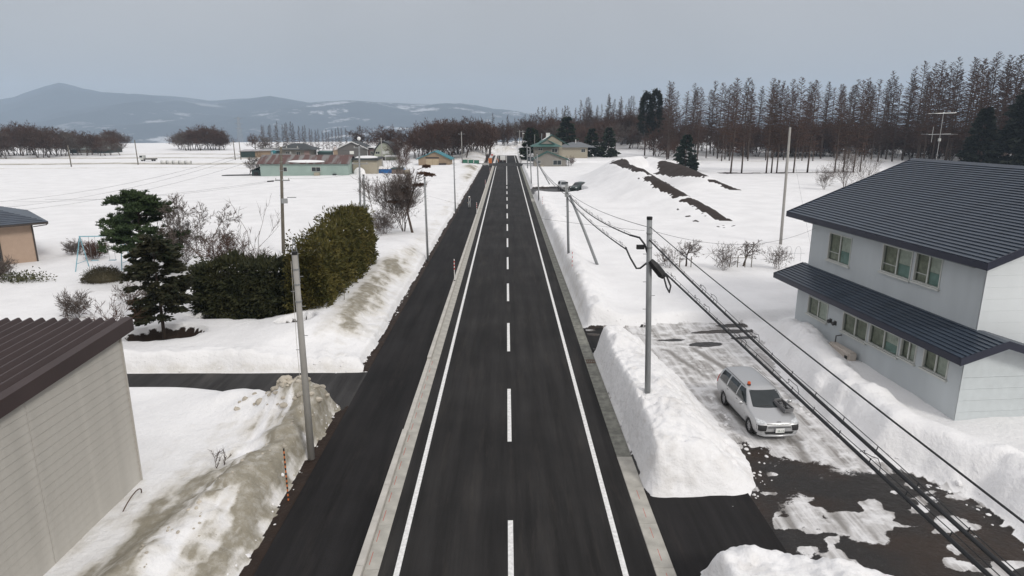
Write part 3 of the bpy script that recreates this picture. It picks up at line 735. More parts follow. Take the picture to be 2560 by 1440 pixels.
# ------------------------------------------------------------------ two-storey house on the right
M_STUC = mat('grey stucco', (.50, .535, .55), .9, var=.07, vscale=1.2, bump=.9, bscale=45, stretch=(1,1,.25))
M_LWALL = mat('pale blue boards', (.55, .59, .60), .85, var=.06, bump=.3)
M_WHITE = mat('white siding', (.72, .755, .765), .75, var=.05, vscale=1.2, bump=.15, stretch=(1,1,.2))
M_NAVY = mat('navy metal roof', (.036, .050, .072), .36, var=.22, vscale=1.1, bump=.25, bscale=8, spec=.5)
M_NAVYF = mat('navy fascia', (.016, .019, .036), .45, var=.1)
hs = thing('house', 'grey and white two-storey house with navy metal roofs beside the snowy lot', 'house', (16.6, 22.3, 0), math.atan(.08))
LW = [(8.82,10.68,1.84,2.80),(5.63,7.54,1.86,2.82),(3.51,5.49,1.95,2.86),(2.45,3.40,2.05,2.88),(.70,2.05,2.08,2.92)]
wall_openings(0, 11.85, -.3, 3.16, LW).build('lower_wall', M_STUC, hs)
kinds = [('curtain','room'),('room','room'),('teal','room'),('curtain','room'),('curtain','room')]
for q, kd in zip(LW, kinds): slider_window(hs, 0, *q, inner=kd)
UW = [(9.13,11.1,4.62,6.05),(4.78,6.75,4.95,6.22),(3.04,4.60,5.0,6.25)]
upw = wall_openings(.85, 12.85, 3.6, 6.5, UW).build('upper_wall', M_STUC, hs); upw.location = (1.0, 0, 0)
for q, kd in zip(UW, [('teal','room'),('teal','room'),('teal','room')]): slider_window(hs, 1.0, *q, inner=kd, rail=True)
# gable end of the upper storey: horizontal boards cut to the slope
EV, EZ, RV, RZ = .4, 6.66, 7.4, 9.55
def topz(v): return EZ+.02 + (RZ-EZ)/(RV-EV)*(v-EV) if v < RV else EZ+.02 + (RZ-EZ)/(RV-EV)*(2*RV-EV-v)
zz = -.3; sl = (RZ-EZ)/(RV-EV)
while zz < 9.3:
    z1 = zz+.452
    a0 = max(1.0, EV+(zz-EZ)/sl+.08); a1 = max(1.0, EV+(z1-EZ)/sl+.08)
    b0 = min(13.8, 2*RV-a0); b1 = min(13.8, 2*RV-a1)
    if b1 > a1: MB().prism([(a0, zz), (b0, zz), (b1, z1), (a1, z1)], 'y', .835, .90).build('siding_board', M_WHITE, hs)
    zz += .455
MB().box(1.02, 13.78, .905, 12.8, 3.2, 6.45).build('upper_core', M_ROOM, hs) if False else None
# other walls
MB().box(13.7, 13.8, .9, 12.85, -.3, 6.5).build('back_wall', M_STUC, hs)
MB().box(1.0, 13.8, 12.78, 12.85, -.3, 6.45).build('far_wall', M_STUC, hs)
# south face of the ground floor
zz = -.3; k = 0
while zz < 3.9:
    z1 = min(zz+.452, 4.0)
    b0 = 1.1+1.7; 
    a0 = 0.0 if z1 < 3.2 else max(0.0, min(1.0, (z1-3.1)/.32)); 
    if z1 < 2.6: MB().box(0, 3.8, -.004, .06, zz, z1-.003).build('siding_board', M_LWALL, hs)
    zz += .455
MB().prism([(.0,2.432),(3.8,2.432),(3.8,2.84),(1.05,3.76),(0,3.38)], 'y', -.002, .055).build('gable_panel', M_LWALL, hs)
MB().box(3.74, 3.8, .065, .83, -.3, 2.82).build('side_wall', M_STUC, hs)
# upper roof: two pitches of lapped courses, fascia, verge boards
U0, U1 = .15, 14.5
courses(hs, 'roof_course', EV, EZ, RV, RZ, U0, U1, 34, M_NAVY)
courses(hs, 'roof_course', 2*RV-EV, EZ, RV, RZ, U0, U1, 34, M_NAVY)
up = MB(); up.prism([(EV, EZ-.01), (RV, RZ-.01), (2*RV-EV, EZ-.01), (2*RV-EV, EZ-.20), (RV, RZ-.20), (EV, EZ-.20)], 'y', U0+.01, U1-.01)
up.build('roof_deck', M_NAVYF, hs)
MB().box(EV-.06, EV-.004, U0-.02, U1+.02, EZ-.24, EZ+.015).build('fascia', M_NAVYF, hs)
for yy_ in (U0-.03, U1-.01):
    MB().prism([(EV-.07, EZ-.25), (RV, RZ-.25), (2*RV-EV+.07, EZ-.25), (2*RV-EV+.07, EZ+.05), (RV, RZ+.06), (EV-.07, EZ+.05)], 'y', yy_, yy_+.04).build('verge_board', M_NAVYF, hs)
MB().prism([(RV-.16, RZ-.03), (RV+.16, RZ-.03), (RV, RZ+.09)], 'y', U0-.035, U1+.035).build('ridge_cap', M_NAVY, hs)
MB().box(.45, 1.0, .84, 12.84, EZ-.30, EZ-.205).build('soffit', mat('soffit', (.20,.22,.23), .8), hs)
# lower pent roof
courses(hs, 'pent_course', -.6, 3.38, 1.08, 3.97, -.55, 13.35, 9, M_NAVY)
courses(hs, 'pent_course', 4.3, 2.93, 1.09, 3.97, -.55, .83, 17, M_NAVY)
MB().prism([(-.6, 3.37), (1.0, 3.93), (1.0, 3.75), (-.6, 3.18)], 'y', -.54, 13.34).build('pent_deck', M_NAVYF, hs)
MB().prism([(1.0, 3.93), (4.3, 2.90), (4.3, 2.70), (1.0, 3.75)], 'y', -.54, .82).build('pent_deck', M_NAVYF, hs)
MB().box(-.65, -.603, -.58, 13.38, 3.14, 3.40).build('fascia', M_NAVYF, hs)
MB().prism([(-.66, 3.13), (1.08, 3.72), (4.36, 2.66), (4.36, 2.95), (1.08, 4.01), (-.66, 3.42)], 'y', -.60, -.56).build('verge_board', M_NAVYF, hs)
MB().prism([(-.66, 3.13), (1.0, 3.69), (1.0, 3.99), (-.66, 3.42)], 'y', 13.36, 13.40).build('verge_board', M_NAVYF, hs)
# wall vents and heater unit
for u in (8.5, 8.1):
    v_ = MB(); v_.cyl((-.02, u, 2.06), (-.16, u, 2.02), .085, .10, 12); v_.box(-.02, 0, u-.10, u+.10, 1.95, 2.16); v_.build('vent_hood', mat('vent steel', (.10,.10,.10), .5, metal=.5), hs)
hb = thing('heater_unit', 'cream outdoor heater unit half buried in snow under the house windows', 'heater unit', (0, 0, 0))
hbm = Matrix.Translation((16.6, 22.3, 0)) @ Matrix.Rotation(math.atan(.08), 4, 'Z')
hb.matrix_world = hbm
M_CREAM = mat('cream enamel', (.50, .45, .40), .45, var=.06)
bm_ = bmesh.new(); bmesh.ops.create_cube(bm_, size=1); bmesh.ops.scale(bm_, vec=(.42, 1.75, 1.45), verts=bm_.verts)
bmesh.ops.bevel(bm_, geom=bm_.edges[:], offset=.07, segments=3, affect='EDGES'); me_ = bpy.data.meshes.new('casing'); bm_.to_mesh(me_); bm_.free(); me_.materials.append(M_CREAM)
ob('casing', me_, hb, (-.36, 6.75, .58))
MB().box(-.580, -.574, 5.98, 6.20, .35, 1.12).build('grille', mat('grille black', (.02,.02,.02), .6), hb)
MB().box(-.576, -.572, 6.9, 7.1, .85, .93).build('badge', MATS['grille black'], hb)
MB().tube([(-.3, 7.45, 1.3), (-.3, 7.45, 1.62), (-.02, 7.45, 1.66)], .03, 8).build('pipe', MATS['vent steel'], hb)
# television aerial on the ridge
an = thing('television_aerial', 'thin metal television aerial with two crossbars on the navy house ridge', 'aerial'); an.matrix_world = hbm @ Matrix.Translation((RV, 12.6, RZ+.05))
M_ALU = mat('aluminium', (.55, .55, .54), .4, metal=.6, var=.05)
MB().cyl((0,0,-.05), (0,0,2.5), .016, .012, 6).build('mast', M_ALU, an)
MB().cyl((-.75,.1,2.42), (.65,-.1,2.47), .014, None, 5).build('boom', M_ALU, an)
MB().cyl((-.8,-.2,1.35), (.75,.2,1.38), .014, None, 5).build('boom', M_ALU, an)
for i in range(7): MB().cyl((-.7+i*.21, -.22+.02*i, 2.43), (-.7+i*.21, .28+.02*i, 2.43), .007, None, 4).build('element', M_ALU, an)
for i in range(6): MB().cyl((-.7+i*.26, -.5, 1.365), (-.7+i*.26, .5, 1.365), .007, None, 4).build('element', M_ALU, an)
MB().cyl((-.55,-.14,.95), (-.55,-.14,1.75), .012, None, 4).build('element', M_ALU, an)
MB().box(-.05, .05, -.05, .05, 1.0, 1.15).build('junction_box', mat('white plastic', (.6,.6,.58), .5), an)

# ------------------------------------------------------------------ garage on the left
M_SID = mat('beige siding', (.46, .44, .40), .75, var=.11, vscale=1.6, bump=.08, bscale=30, stretch=(1,1,.12))
M_BROWN = mat('brown metal roof', (.046, .031, .030), .55, var=.15, vscale=1.0, spec=.4)
ga = thing('garage', 'beige boarded garage with dark brown folded metal roof on the left', 'garage', (-11.9, 19.0, 0))
bh = .236
bd1 = MB().prism([(0.0, 0), (.024, 0), (.022, .02), (.008, bh-.014), (.002, bh-.002), (-.01, bh-.002), (-.01, 0)], 'y', -4.10, 0).mesh('siding_board', M_SID)
bd2 = MB().prism([(0.0, 0), (.024, 0), (.022, .02), (.008, bh-.014), (.002, bh-.002), (-.01, bh-.002), (-.01, 0)], 'y', -9.6, -4.115).mesh('siding_board', M_SID)
for i in range(22):
    z = -.15+i*bh
    ob('siding_board', bd1, ga, (0, 0, z)); ob('siding_board', bd2, ga, (0, 0, z))
MB().box(-.02, .055, .0, .05, -.2, 5.2).build('corner_trim', M_SID, ga)
MB().prism([(-9.6, 4.55), (0.0, 5.05), (0.0, 5.28), (-9.6, 4.86)], 'x', -.012, .006).build('top_board', M_SID, ga)
MB().box(-9, -.03, -9.6, -.05, -.2, 4.6).build('wall', M_SID, ga)
# folded-plate roof: trapezoid ridges running the length of the roof
rz0, rz1 = 4.90, 5.52
def roofz(y): return rz1 + (rz1-rz0)/10.2*(y-.45)
for i in range(24):
    x0 = .16 - .36*(i+1)
    prof_ = [(x0, 0), (x0+.05, 0), (x0+.15, .15), (x0+.21, .15), (x0+.31, 0), (x0+.36, 0), (x0+.36, -.02), (x0+.30, -.02), (x0+.205, .13), (x0+.155, .13), (x0+.06, -.02), (x0, -.02)]
    m_ = MB(); nn = len(prof_)
    m_.add([(p[0], -9.75, p[1]+roofz(-9.75)) for p in prof_] + [(p[0], .45, p[1]+roofz(.45)) for p in prof_],
           [tuple(range(nn))[::-1], tuple(range(nn, 2*nn))] + [(j, (j+1) % nn, nn+(j+1) % nn, nn+j) for j in range(nn)])
    m_.build('roof_fold', M_BROWN, ga)
fa = MB(); fa.add([(.165,-9.8,roofz(-9.8)-.27),(.21,-9.8,roofz(-9.8)-.27),(.21,-9.8,roofz(-9.8)+.10),(.165,-9.8,roofz(-9.8)+.10),
                   (.165,.5,roofz(.5)-.27),(.21,.5,roofz(.5)-.27),(.21,.5,roofz(.5)+.10),(.165,.5,roofz(.5)+.10)], [(3,2,1,0),(4,5,6,7),(0,1,5,4),(1,2,6,5),(2,3,7,6),(3,0,4,7)])
fa.build('fascia', M_BROWN, ga)
fa = MB(); fa.add([(.0,-9.8,roofz(-9.8)+.10),(.21,-9.8,roofz(-9.8)+.10),(.21,-9.8,roofz(-9.8)+.13),(0,-9.8,roofz(-9.8)+.17),
                   (.0,.5,roofz(.5)+.10),(.21,.5,roofz(.5)+.10),(.21,.5,roofz(.5)+.13),(0,.5,roofz(.5)+.17)], [(3,2,1,0),(4,5,6,7),(0,1,5,4),(1,2,6,5),(2,3,7,6),(3,0,4,7)])
fa.build('verge_cap', M_BROWN, ga)
# bent rusty hoop leaning at the garage wall
hp_ = []
for i in range(13):
    t_ = i/12*math.pi
    hp_.append((-11.55+.30*math.sin(t_)*0.8, 17.2+.95*(1-math.cos(t_))/2+.15*i/12, .15+.55*math.sin(t_)))
tag(MB().tube(hp_, .018, 6).build('bent_hoop', MATS['rust steel'], None, True), 'bent rusty metal hoop standing in the snow against the garage wall', 'hoop')

# ------------------------------------------------------------------ peach house at the left edge
M_PEACH = mat('peach wall', (.40, .295, .225), .8, var=.06)
M_DBR = mat('dark brown frame', (.05, .04, .035), .5)
lh = thing('house', 'low peach-walled house with navy roof and tall brown-framed windows beyond the garage', 'house', (-38.3, 52.5, .3), R(43))
pw = MB(); pw.box(-12, 0, 0, 8, -.4, 3.6).build('wall', M_PEACH, lh)
MB().box(-.06, .06, -.05, .02, -.3, 3.5).build('downpipe', M_DBR, lh)
for (a, b) in ((-5.0, -2.2), (-9.5, -6.4)):
    f = MB(); f.box(a, b, -.06, -.003, .1, .2).box(a, b, -.06, -.003, 2.8, 2.9).box(a, b, -.06, -.003, 2.1, 2.18)
    for x_ in (a, (a+b)/2-.04, b-.08): f.box(x_, x_+.08, -.065, -.004, .1, 2.9)
    f = f.build('window', M_DBR, lh)
    for x_ in (a+.09, (a+b)/2+.05):
        MB().box(x_, x_+(b-a)/2-.14, -.03, -.005, .21, 2.09).build('pane', M_DARKGL, f); MB().box(x_, x_+(b-a)/2-.14, -.03, -.005, 2.19, 2.79).build('pane', M_DARKGL, f)
# hipped roof of lapped courses
for i in range(16):
    t0_, t1_ = i/16, (i+1)/16
    q = lambda t_: ((-13+5*t_, -1+5*t_), (1-5*t_, -1+5*t_), (1-5*t_, 9-5*t_), (-13+5*t_, 9-5*t_), 3.62+1.7*t_)
    A, B_ = q(t0_), q(t1_); m_ = MB()
    for j in range(4):
        a, b = A[j], A[(j+1) % 4]; c, d = B_[(j+1) % 4], B_[j]
        m_.quad((*a, A[4]+.03), (*b, A[4]+.03), (*c, B_[4]), (*d, B_[4])); m_.quad((*a, A[4]-.01), (*b, A[4]-.01), (*b, A[4]+.03), (*a, A[4]+.03))
    m_.build('roof_course', M_NAVY, lh)
MB().box(-13, 1, -1, 9, 3.45, 3.605).build('eave', M_DBR, lh)
MB().tube([(1.0, -.8, 3.5), (.9, -.7, 3.35), (.1, -.05, 3.2)], .04, 6).build('gutter_pipe', M_DBR, lh)
# ------------------------------------------------------------------ vegetation
M_BARK = mat('bark', (.075, .055, .045), .95, var=.3, vscale=4, bump=.5)
M_BARKP = mat('pale bark', (.13, .11, .095), .95, var=.3, vscale=4, bump=.4)
M_TWIG = mat('brown twigs', (.066, .039, .029), .95, var=.25, vscale=.6)
M_TWIGG = mat('grey twigs', (.115, .092, .08), .95, var=.25, vscale=.6)
M_TWIGR = mat('reddish twigs', (.080, .043, .030), .95, var=.25, vscale=.6)
L_DARK = leaf_mat('dark needles', (.010, .018, .009), (.026, .040, .016))
L_PINE = leaf_mat('pine needles', (.018, .036, .013), (.055, .082, .030))
L_GOLD = leaf_mat('golden green sprays', (.034, .040, .009), (.135, .112, .030))
L_HEDGE = leaf_mat('hedge sprays', (.014, .021, .009), (.050, .050, .020))
L_YEW = leaf_mat('yew needles', (.012, .020, .008), (.045, .040, .020))
L_BROWN = leaf_mat('dead brown needles', (.050, .024, .014), (.105, .055, .032))
L_CEDAR = leaf_mat('cedar needles', (.008, .011, .007), (.020, .025, .014))
L_FIR = leaf_mat('blue fir needles', (.010, .022, .016), (.030, .048, .034))

def rv(r, s=1.0): return Vector((r.gauss(0, s), r.gauss(0, s), r.gauss(0, s)))
def twig(mb, p, d, L, w, r):
    """one thin tapering blade"""
    a = d.orthogonal().normalized(); a.rotate(Matrix.Rotation(r.uniform(0, 6.28), 3, d))
    q = p + d*L + rv(r, L*.06)
    mb.tri(p-a*w, p+a*w, q)

def larch_meshes(seed, h, spread, low=.28, tw=.028, dens=1.0, m=None):
    r = random.Random(seed)
    bx, by = r.gauss(0, .015*h), r.gauss(0, .015*h)
    pos = lambda t: Vector((bx*t*t + .12*math.sin(t*5+seed), by*t*t, h*t))
    tr = MB(); tr.tube([pos(i/10) for i in range(11)], [.0085*h*(1-.93*i/10)+.012 for i in range(11)], 6)
    cr = MB(); n = int(140*dens)
    for i in range(n):
        t = low + (1-low)*(i+r.random())/n
        u = (t-low)/(1-low)
        L = spread*h*(0.09+.91*(1-u)**.68)*(.60+.40*min(1, u*5+.3))*r.uniform(.55, 1.2)
        if t < low+.14: L *= r.uniform(.45, .95)
        a = r.uniform(0, 6.283); up = -.10+.62*u+r.gauss(0, .12)
        d = Vector((math.cos(a), math.sin(a), up)).normalized(); p = pos(t)
        e1 = p + d*L*.55 + Vector((0, 0, -.03*L)); e2 = e1 + (d+Vector((0, 0, .18))).normalized()*L*.45
        cr.tube([p, e1, e2], [.0016*h*(1-.6*u)+.008, .018, .007], 3, False)
        for k in range(int(21*dens+3)):
            s = r.uniform(.2, 1.0); q = p.lerp(e1, s/.55) if s < .55 else e1.lerp(e2, (s-.55)/.45)
            sd = Vector((-math.sin(a), math.cos(a), 0))*r.choice((-1, 1))
            twig(cr, q, (d*.7+sd*r.uniform(.4, 1)+Vector((0, 0, r.uniform(-.35, .35)))).normalized(), r.uniform(.35, 1.05)*(1-.3*s)*(1-.72*u)*(h/22)**.3, tw, r)
    return tr.mesh('trunk', M_BARK, True), cr.mesh('crown', m or M_TWIG)

def bare_meshes(seed, h, stems=1, spread=.42, levels=4, tw=.02, m=None, bark=None, up=.35, droop=0, kids=(4, 6), trunk_r=.016, start=.25):
    r = random.Random(seed); tr = MB(); cr = MB()
    def grow(p, d, L, rad, lev):
        k = 4; pts = [p]; q = p.copy(); dd = d.copy()
        for i in range(k):
            dd = (dd + rv(r, .13) + Vector((0, 0, .06*up))).normalized(); q = q + dd*L/k; pts.append(q.copy())
        (tr if lev <= 1 else cr).tube(pts, [max(rad*(1-.6*i/k), .006) for i in range(k+1)], 5 if lev <= 1 else 3, False)
        if lev >= levels: 
            for j in range(r.randint(4, 7)):
                s = r.uniform(.15, 1); i = min(int(s*k), k-1); o_ = pts[i].lerp(pts[i+1], s*k-i)
                twig(cr, o_, (dd + rv(r, .55) + Vector((0, 0, up*.5-droop))).normalized(), L*r.uniform(.35, .75), tw, r)
            return
        n = r.randint(*kids)
        for j in range(n):
            s = (start if lev == 0 else .25) + (1-(start if lev == 0 else .25))*(j+r.random())/n
            i = min(int(s*k), k-1); o_ = pts[i].lerp(pts[i+1], s*k-i)
            side = dd.orthogonal().normalized(); side.rotate(Matrix.Rotation(r.uniform(0, 6.28), 3, dd))
            nd = (dd*r.uniform(.45, .8) + side*spread*2*r.uniform(.7, 1.2) + Vector((0, 0, up*.5))).normalized()
            grow(o_, nd, L*r.uniform(.45, .68), rad*.5, lev+1)
    for s in range(stems):
        a = r.uniform(0, 6.28); lean = 0.05 if stems == 1 else r.uniform(.12, .5)
        d = Vector((math.cos(a)*lean, math.sin(a)*lean, 1)).normalized()
        grow(Vector((math.cos(a)*.1*(stems > 1), math.sin(a)*.1*(stems > 1), -.15)), d, h*r.uniform(.5, .62) if levels > 2 else h*.75, h*trunk_r/(stems**.4), 0)
    return tr.mesh('trunk', bark or M_BARK, True), cr.mesh('crown', m or M_TWIG)

def plant(name, label, cat, meshes, loc, rz=0, s=1.0, group=None, names=None):
    t = thing(name, label, cat, loc, rz, group); t.scale = (s, s, s) if not hasattr(s, '__len__') else s
    for i, m_ in enumerate(meshes): ob((names or ['trunk', 'crown', 'foliage'])[i], m_, t)
    return t
def gz(x, y): return ground_z(x, y)
def leaf(mb, p, d, L, w, r):
    """small bent kite"""
    a = d.orthogonal().normalized(); a.rotate(Matrix.Rotation(r.uniform(0, 6.28), 3, d)); n_ = d.cross(a)
    mb.add([p, p+d*L*.5+a*w, p+d*L+n_*L*.12, p+d*L*.5-a*w], [(0, 1, 2), (0, 2, 3)])

# ---- larch wood on the right and the strip closing the view
LAR = [larch_meshes(10+i, 22, .165+.02*(i % 3), low=(.22, .28, .20, .25, .32, .24)[i], tw=.050, m=(M_TWIG, M_TWIGR, M_TWIG, M_TWIGR, M_TWIG, M_TWIGR)[i]) for i in range(6)]
LARF = [larch_meshes(40+i, 20, .16, low=.10, tw=.10, dens=.8, m=(M_TWIG, M_TWIGG, M_TWIGR)[i]) for i in range(3)]
rr = random.Random(5)
TONE = {'brown twigs': 'brown', 'reddish twigs': 'reddish', 'grey twigs': 'greyish'}
def larch(x, y, h, label, group, pool=LAR, ref=22):
    i = rr.randrange(len(pool)); s = h/ref
    label = label.replace('larch', 'larch with '+TONE[pool[i][1].materials[0].name]+' twigs', 1)
    return plant('larch_tree', label, 'tree', pool[i], (x, y, gz(x, y)-.1), rr.uniform(0, 6.28), (s*rr.uniform(.9, 1.15), s*rr.uniform(.9, 1.15), s), group)
LB1 = 'bare larch in the front row standing on a strip of brown grass'
front = [(51.5,151.5),(54.2,152.5),(60.4,153.3),(62.1,154.6),(63.0,153.9),(65.6,155.0),(67.2,154.2),(71.0,155.6),(78.0,156.6),(80.2,157.2),(82.6,156.9),(84.5,157.6)]
for (x_, y_) in front: larch(x_, y_, rr.uniform(19.5, 22), LB1, 'front row larches')
LB2 = ['tall bare larch at the edge of the wood behind the snowy track', 'tall bare larch one row inside the wood', 'tall bare larch two rows inside the wood', 'tall bare larch deep in the wood', 'tall bare larch at the back of the wood']
for row, (y0_, n_, hh) in enumerate(((210, 24, 21.5), (220, 25, 23), (233, 25, 24), (247, 25, 24.5), (262, 22, 25))):
    for i in range(n_):
        px_ = 1655 + (2620-1655)*(i+rr.uniform(.1, .9))/n_
        y_ = y0_+rr.uniform(-4, 4) - 36*ss(2150, 2450, px_) ; x_ = (px_-1266)/1632*(y_*.97+2.8)
        larch(x_, y_, hh*rr.uniform(.88, 1.06)*(1+.26*float(ss(2080, 2350, px_))), LB2[row], 'larch wood')
LB4 = 'bare larch in the row behind the rusty-roofed shed and houses'
for i in range(26):
    px_ = 655 + (870-655)*(i+rr.uniform(.1, .9))/26; y_ = 285+rr.uniform(-6, 10)
    larch((px_-1266)/1632*(y_*.97+2.8), y_, 10.5+1.6*math.sin(i*.25)+rr.uniform(-.8, .8), LB4, 'larches behind the farm', LARF, 20)
# understorey brush below the larches
BR = [bare_meshes(70+i, 3.2, stems=7, spread=.4, levels=2, tw=.03, kids=(5, 7), m=M_TWIGR) for i in range(3)]
for i in range(130):
    px_ = rr.uniform(1640, 2600); y_ = rr.uniform(226, 262) - 30*float(ss(2150, 2450, px_)); x_ = (px_-1266)/1632*(y_*.97+2.8)
    sc_ = rr.uniform(1.5, 3.2)
    plant('brush', ('low' if sc_ < 2 else 'shoulder-high' if sc_ < 2.6 else 'tall')+(' spreading', ' upright', ' tangled')[i % 3]+' leafless brush growing among the larch trunks', 'brush', BR[i % 3], (x_, y_, gz(x_, y_)), rr.uniform(0, 6), sc_, 'brush under the larches', ['stems', 'twigs'])

# ---- brown broadleaf woods on the left and around the crossing
BT = [bare_meshes(100+i, 11, stems=(1, 3, 2, 4)[i], spread=.40, levels=3, tw=.05, kids=(5, 7), m=(M_TWIGR, M_TWIG, M_TWIGG, M_TWIGR)[i], up=.45) for i in range(4)]
def bare(x, y, h, label, group, pool=BT, ref=11, name='bare_tree'):
    i = rr.randrange(len(pool)); s = h/ref
    label = label.replace('tree', ('single-stemmed tree', 'three-stemmed tree', 'twin-stemmed tree', 'many-stemmed tree')[i], 1)
    return plant(name, label, 'tree', pool[i], (x, y, gz(x, y)-.1), rr.uniform(0, 6.28), (s*1.1, s*1.1, s), group)
LB3 = 'bare larch in the distant brown strip of wood closing the road view'
for row, (y0_, n_) in enumerate(((296, 24), (312, 26), (328, 26), (345, 26))):
    for i in range(n_):
        px_ = 1210 + (1660-1210)*(i+rr.uniform(.1, .9))/n_; y_ = y0_+rr.uniform(-8, 8)
        x_ = (px_-1266)/1632*(y_*.97+2.8)
        hh = 11.6 + 8.0*float(ss(1230, 1420, px_)) + rr.uniform(-1.4, 1.2)
        if rr.random() < .45: bare(x_, y_, hh*rr.uniform(.6, .85), 'leafless tree in the distant brown strip of wood closing the road view', 'distant wood strip')
        else: larch(x_, y_, hh*rr.uniform(.8, 1.08), LB3, 'distant larch strip', LARF, 20)
LA = 'leafless brown tree in the wood at the far side of the left field'
for i in range(46):
    px_ = -60 + 370*(i+rr.random())/46; y_ = rr.uniform(228, 268)+.06*px_
    h_ = np.interp(px_, [-60, 0, 95, 200, 260, 310], [9.5, 10, 12.0, 9.5, 7.0, 5.5])*rr.uniform(.88, 1.08)
    bare((px_-1266)/1632*(y_*.97+2.8), y_, h_, LA, 'wood beyond the left field')
for i in range(9):
    px_ = 255+75*rr.random(); y_ = rr.uniform(330, 350); bare((px_-1266)/1632*(y_*.97+2.8), y_, rr.uniform(7, 9), 'leafless tree standing behind the left wood on the snow rise', 'trees on the snow rise')
LC = 'leafless tree in the round copse alone on the left snow hill'
for i in range(20):
    u_ = (i+rr.random())/20; px_ = 448 + 122*u_; y_ = rr.uniform(298, 318)
    bare((px_-1266)/1632*(y_*.97+2.8), y_, (7+4.2*math.sin(math.pi*min(1, u_*1.05))**.7)*rr.uniform(.9, 1.05), LC, 'copse on the hill')
LD = 'leafless reddish brown tree in the thicket left of the road crossing'
for i in range(42):
    px_ = 1035 + 185*(i+rr.random())/42; y_ = rr.uniform(212, 262)
    bare((px_-1266)/1632*(y_*.97+2.8), y_, np.interp(px_, [1035, 1080, 1150, 1220], [9.5, 11.5, 12.6, 11.5])*rr.uniform(.85, 1.08), LD, 'thicket by the crossing')
for (px_, y_, h_) in ((965, 245, 10.5), (905, 262, 10.5), (1010, 235, 10), (985, 250, 9), (640, 262, 9.5), (655, 250, 8.5), (1000, 206, 7), (1015, 203, 7), (625, 150, 5)):
    bare((px_-1266)/1632*(y_*.97+2.8), y_, h_, 'leafless tree standing among the farm houses', 'trees among the houses')
for i in range(34):
    px_ = rr.uniform(1300, 1640); y_ = rr.uniform(262, 296)
    bare((px_-1266)/1632*(y_*.97+2.8), y_, rr.uniform(8.5, 13), 'leafless brown tree behind the green-roofed house', 'trees behind the green-roofed house')

# ---- evergreen trees
def spruce_meshes(seed, h, wid, m, n=70, low=.08, fill=26, ls=.34, lw=.07, droop=.25, form='cone'):
    r = random.Random(seed); tr = MB(); tr.tube([(0,0,-.2), (.03,0,h*.5), (0,0,h*.99)], [h*.018, h*.011, .01], 7); fo = MB()
    for i in range(n):
        t = low+(1-low)*(i+r.random())/n; L = (wid*(1-t)**.8 if form == 'cone' else wid*math.sin(math.pi*min(1, max(0, (1.04-t)/1.02)))**.75)*r.uniform(.7, 1.12)+.12
        a = r.uniform(0, 6.283); d = Vector((math.cos(a), math.sin(a), .12-droop*(1-t)+r.gauss(0, .06))).normalized(); p = Vector((0, 0, h*t))
        for k in range(fill):
            s = r.uniform(.12, 1)**.7; q = p+d*L*s+Vector((0, 0, -droop*.4*L*s*s)) + rv(r, .05*L)
            sd = Vector((-d.y, d.x, 0))*r.choice((-1, 1))
            leaf(fo, q, (d+sd*r.uniform(.2, 1)+Vector((0, 0, r.uniform(-.45, .15)))).normalized(), ls*r.uniform(.6, 1.3)*(h/6)**.5, lw*(h/6)**.5, r)
    return tr.mesh('trunk', M_BARK, True), fo.mesh('foliage', m)
NF = ['trunk', 'foliage']
sp = spruce_meshes(3, 8.6, 3.6, L_FIR, 90, .02, 60, .6, .18)
plant('fir_tree', 'bushy dark green fir on top of the earth mound', 'tree', sp, (43.6, 161.5, gz(43.6, 161.5)-.1), 0, 1, None, NF)
def cedar_meshes(seed, h, wid):
    r = random.Random(seed); tr = MB(); tr.tube([(0,0,-.2), (0,0,h*.5), (0,0,h*.98)], [.28, .17, .02], 7); fo = MB()
    for i in range(150):
        t = .36+.64*(i+r.random())/150; L = wid*math.sin(math.pi*min(1, (1.02-t)/.9))**.7*r.uniform(.45, 1.1)
        a = r.uniform(0, 6.283); c = Vector((math.cos(a)*L, math.sin(a)*L, h*t))
        for k in range(26): leaf(fo, c+rv(r, .34), Vector((math.cos(a), math.sin(a), r.uniform(-.2, .9))).normalized(), .75, .17, r)
    return tr.mesh('trunk', M_BARK, True), fo.mesh('foliage', L_CEDAR)
cd = cedar_meshes(8, 22, 2.3)
plant('cedar_tree', 'slim dark cedar, the left of a pair rising above the larches', 'tree', cd, (49.2, 237, gz(49, 237)), 0, .97, None, NF)
plant('cedar_tree', 'slim dark cedar, the right of a pair rising above the larches', 'tree', cd, (52.2, 236, gz(52, 236)), 2, 1.0, None, NF)
bigf = spruce_meshes(4, 24, 8.0, L_CEDAR, 170, .02, 75, .85, .22, .2)
for (x_, y_, s_, lb) in ((126, 160, 1.0, 'huge dark spruce rising behind the navy house roof, the taller'), (116.5, 163, .62, 'dark spruce behind the navy house roof, the shorter'), (137, 165, .9, 'dark spruce at the far end of the navy roof, half cut off')):
    plant('spruce_tree', lb, 'tree', bigf, (x_, y_, gz(x_, y_)), s_*3, s_, None, NF)
md = spruce_meshes(6, 10, 3.4, L_DARK, 90, .02, 50, .65, .22, .1)
for (px_, y_, h_, lb) in ((1415, 242, 13.5, 'narrow dark conifer rising behind the green-roofed house'), (1478, 236, 9.5, 'round dark green conifer right of the low beige house'), (1520, 232, 9.8, 'dark conifer beside the round-roofed barn, the right of two'), (1325, 210, 9.5, 'dark conifer close behind the roadside poles'), (1335, 215, 8.5, 'dark conifer shading the wall of the green-roofed house')):
    x_ = (px_-1266)/1632*(y_*.97+2.8); plant('conifer_tree', lb, 'tree', md, (x_, y_, gz(x_, y_)), px_, (h_/10*1.15, h_/10*1.15, h_/10), None, NF)
bare(49.5, 192, 7.5, 'wide leafless tree behind the bare earth mound', None)

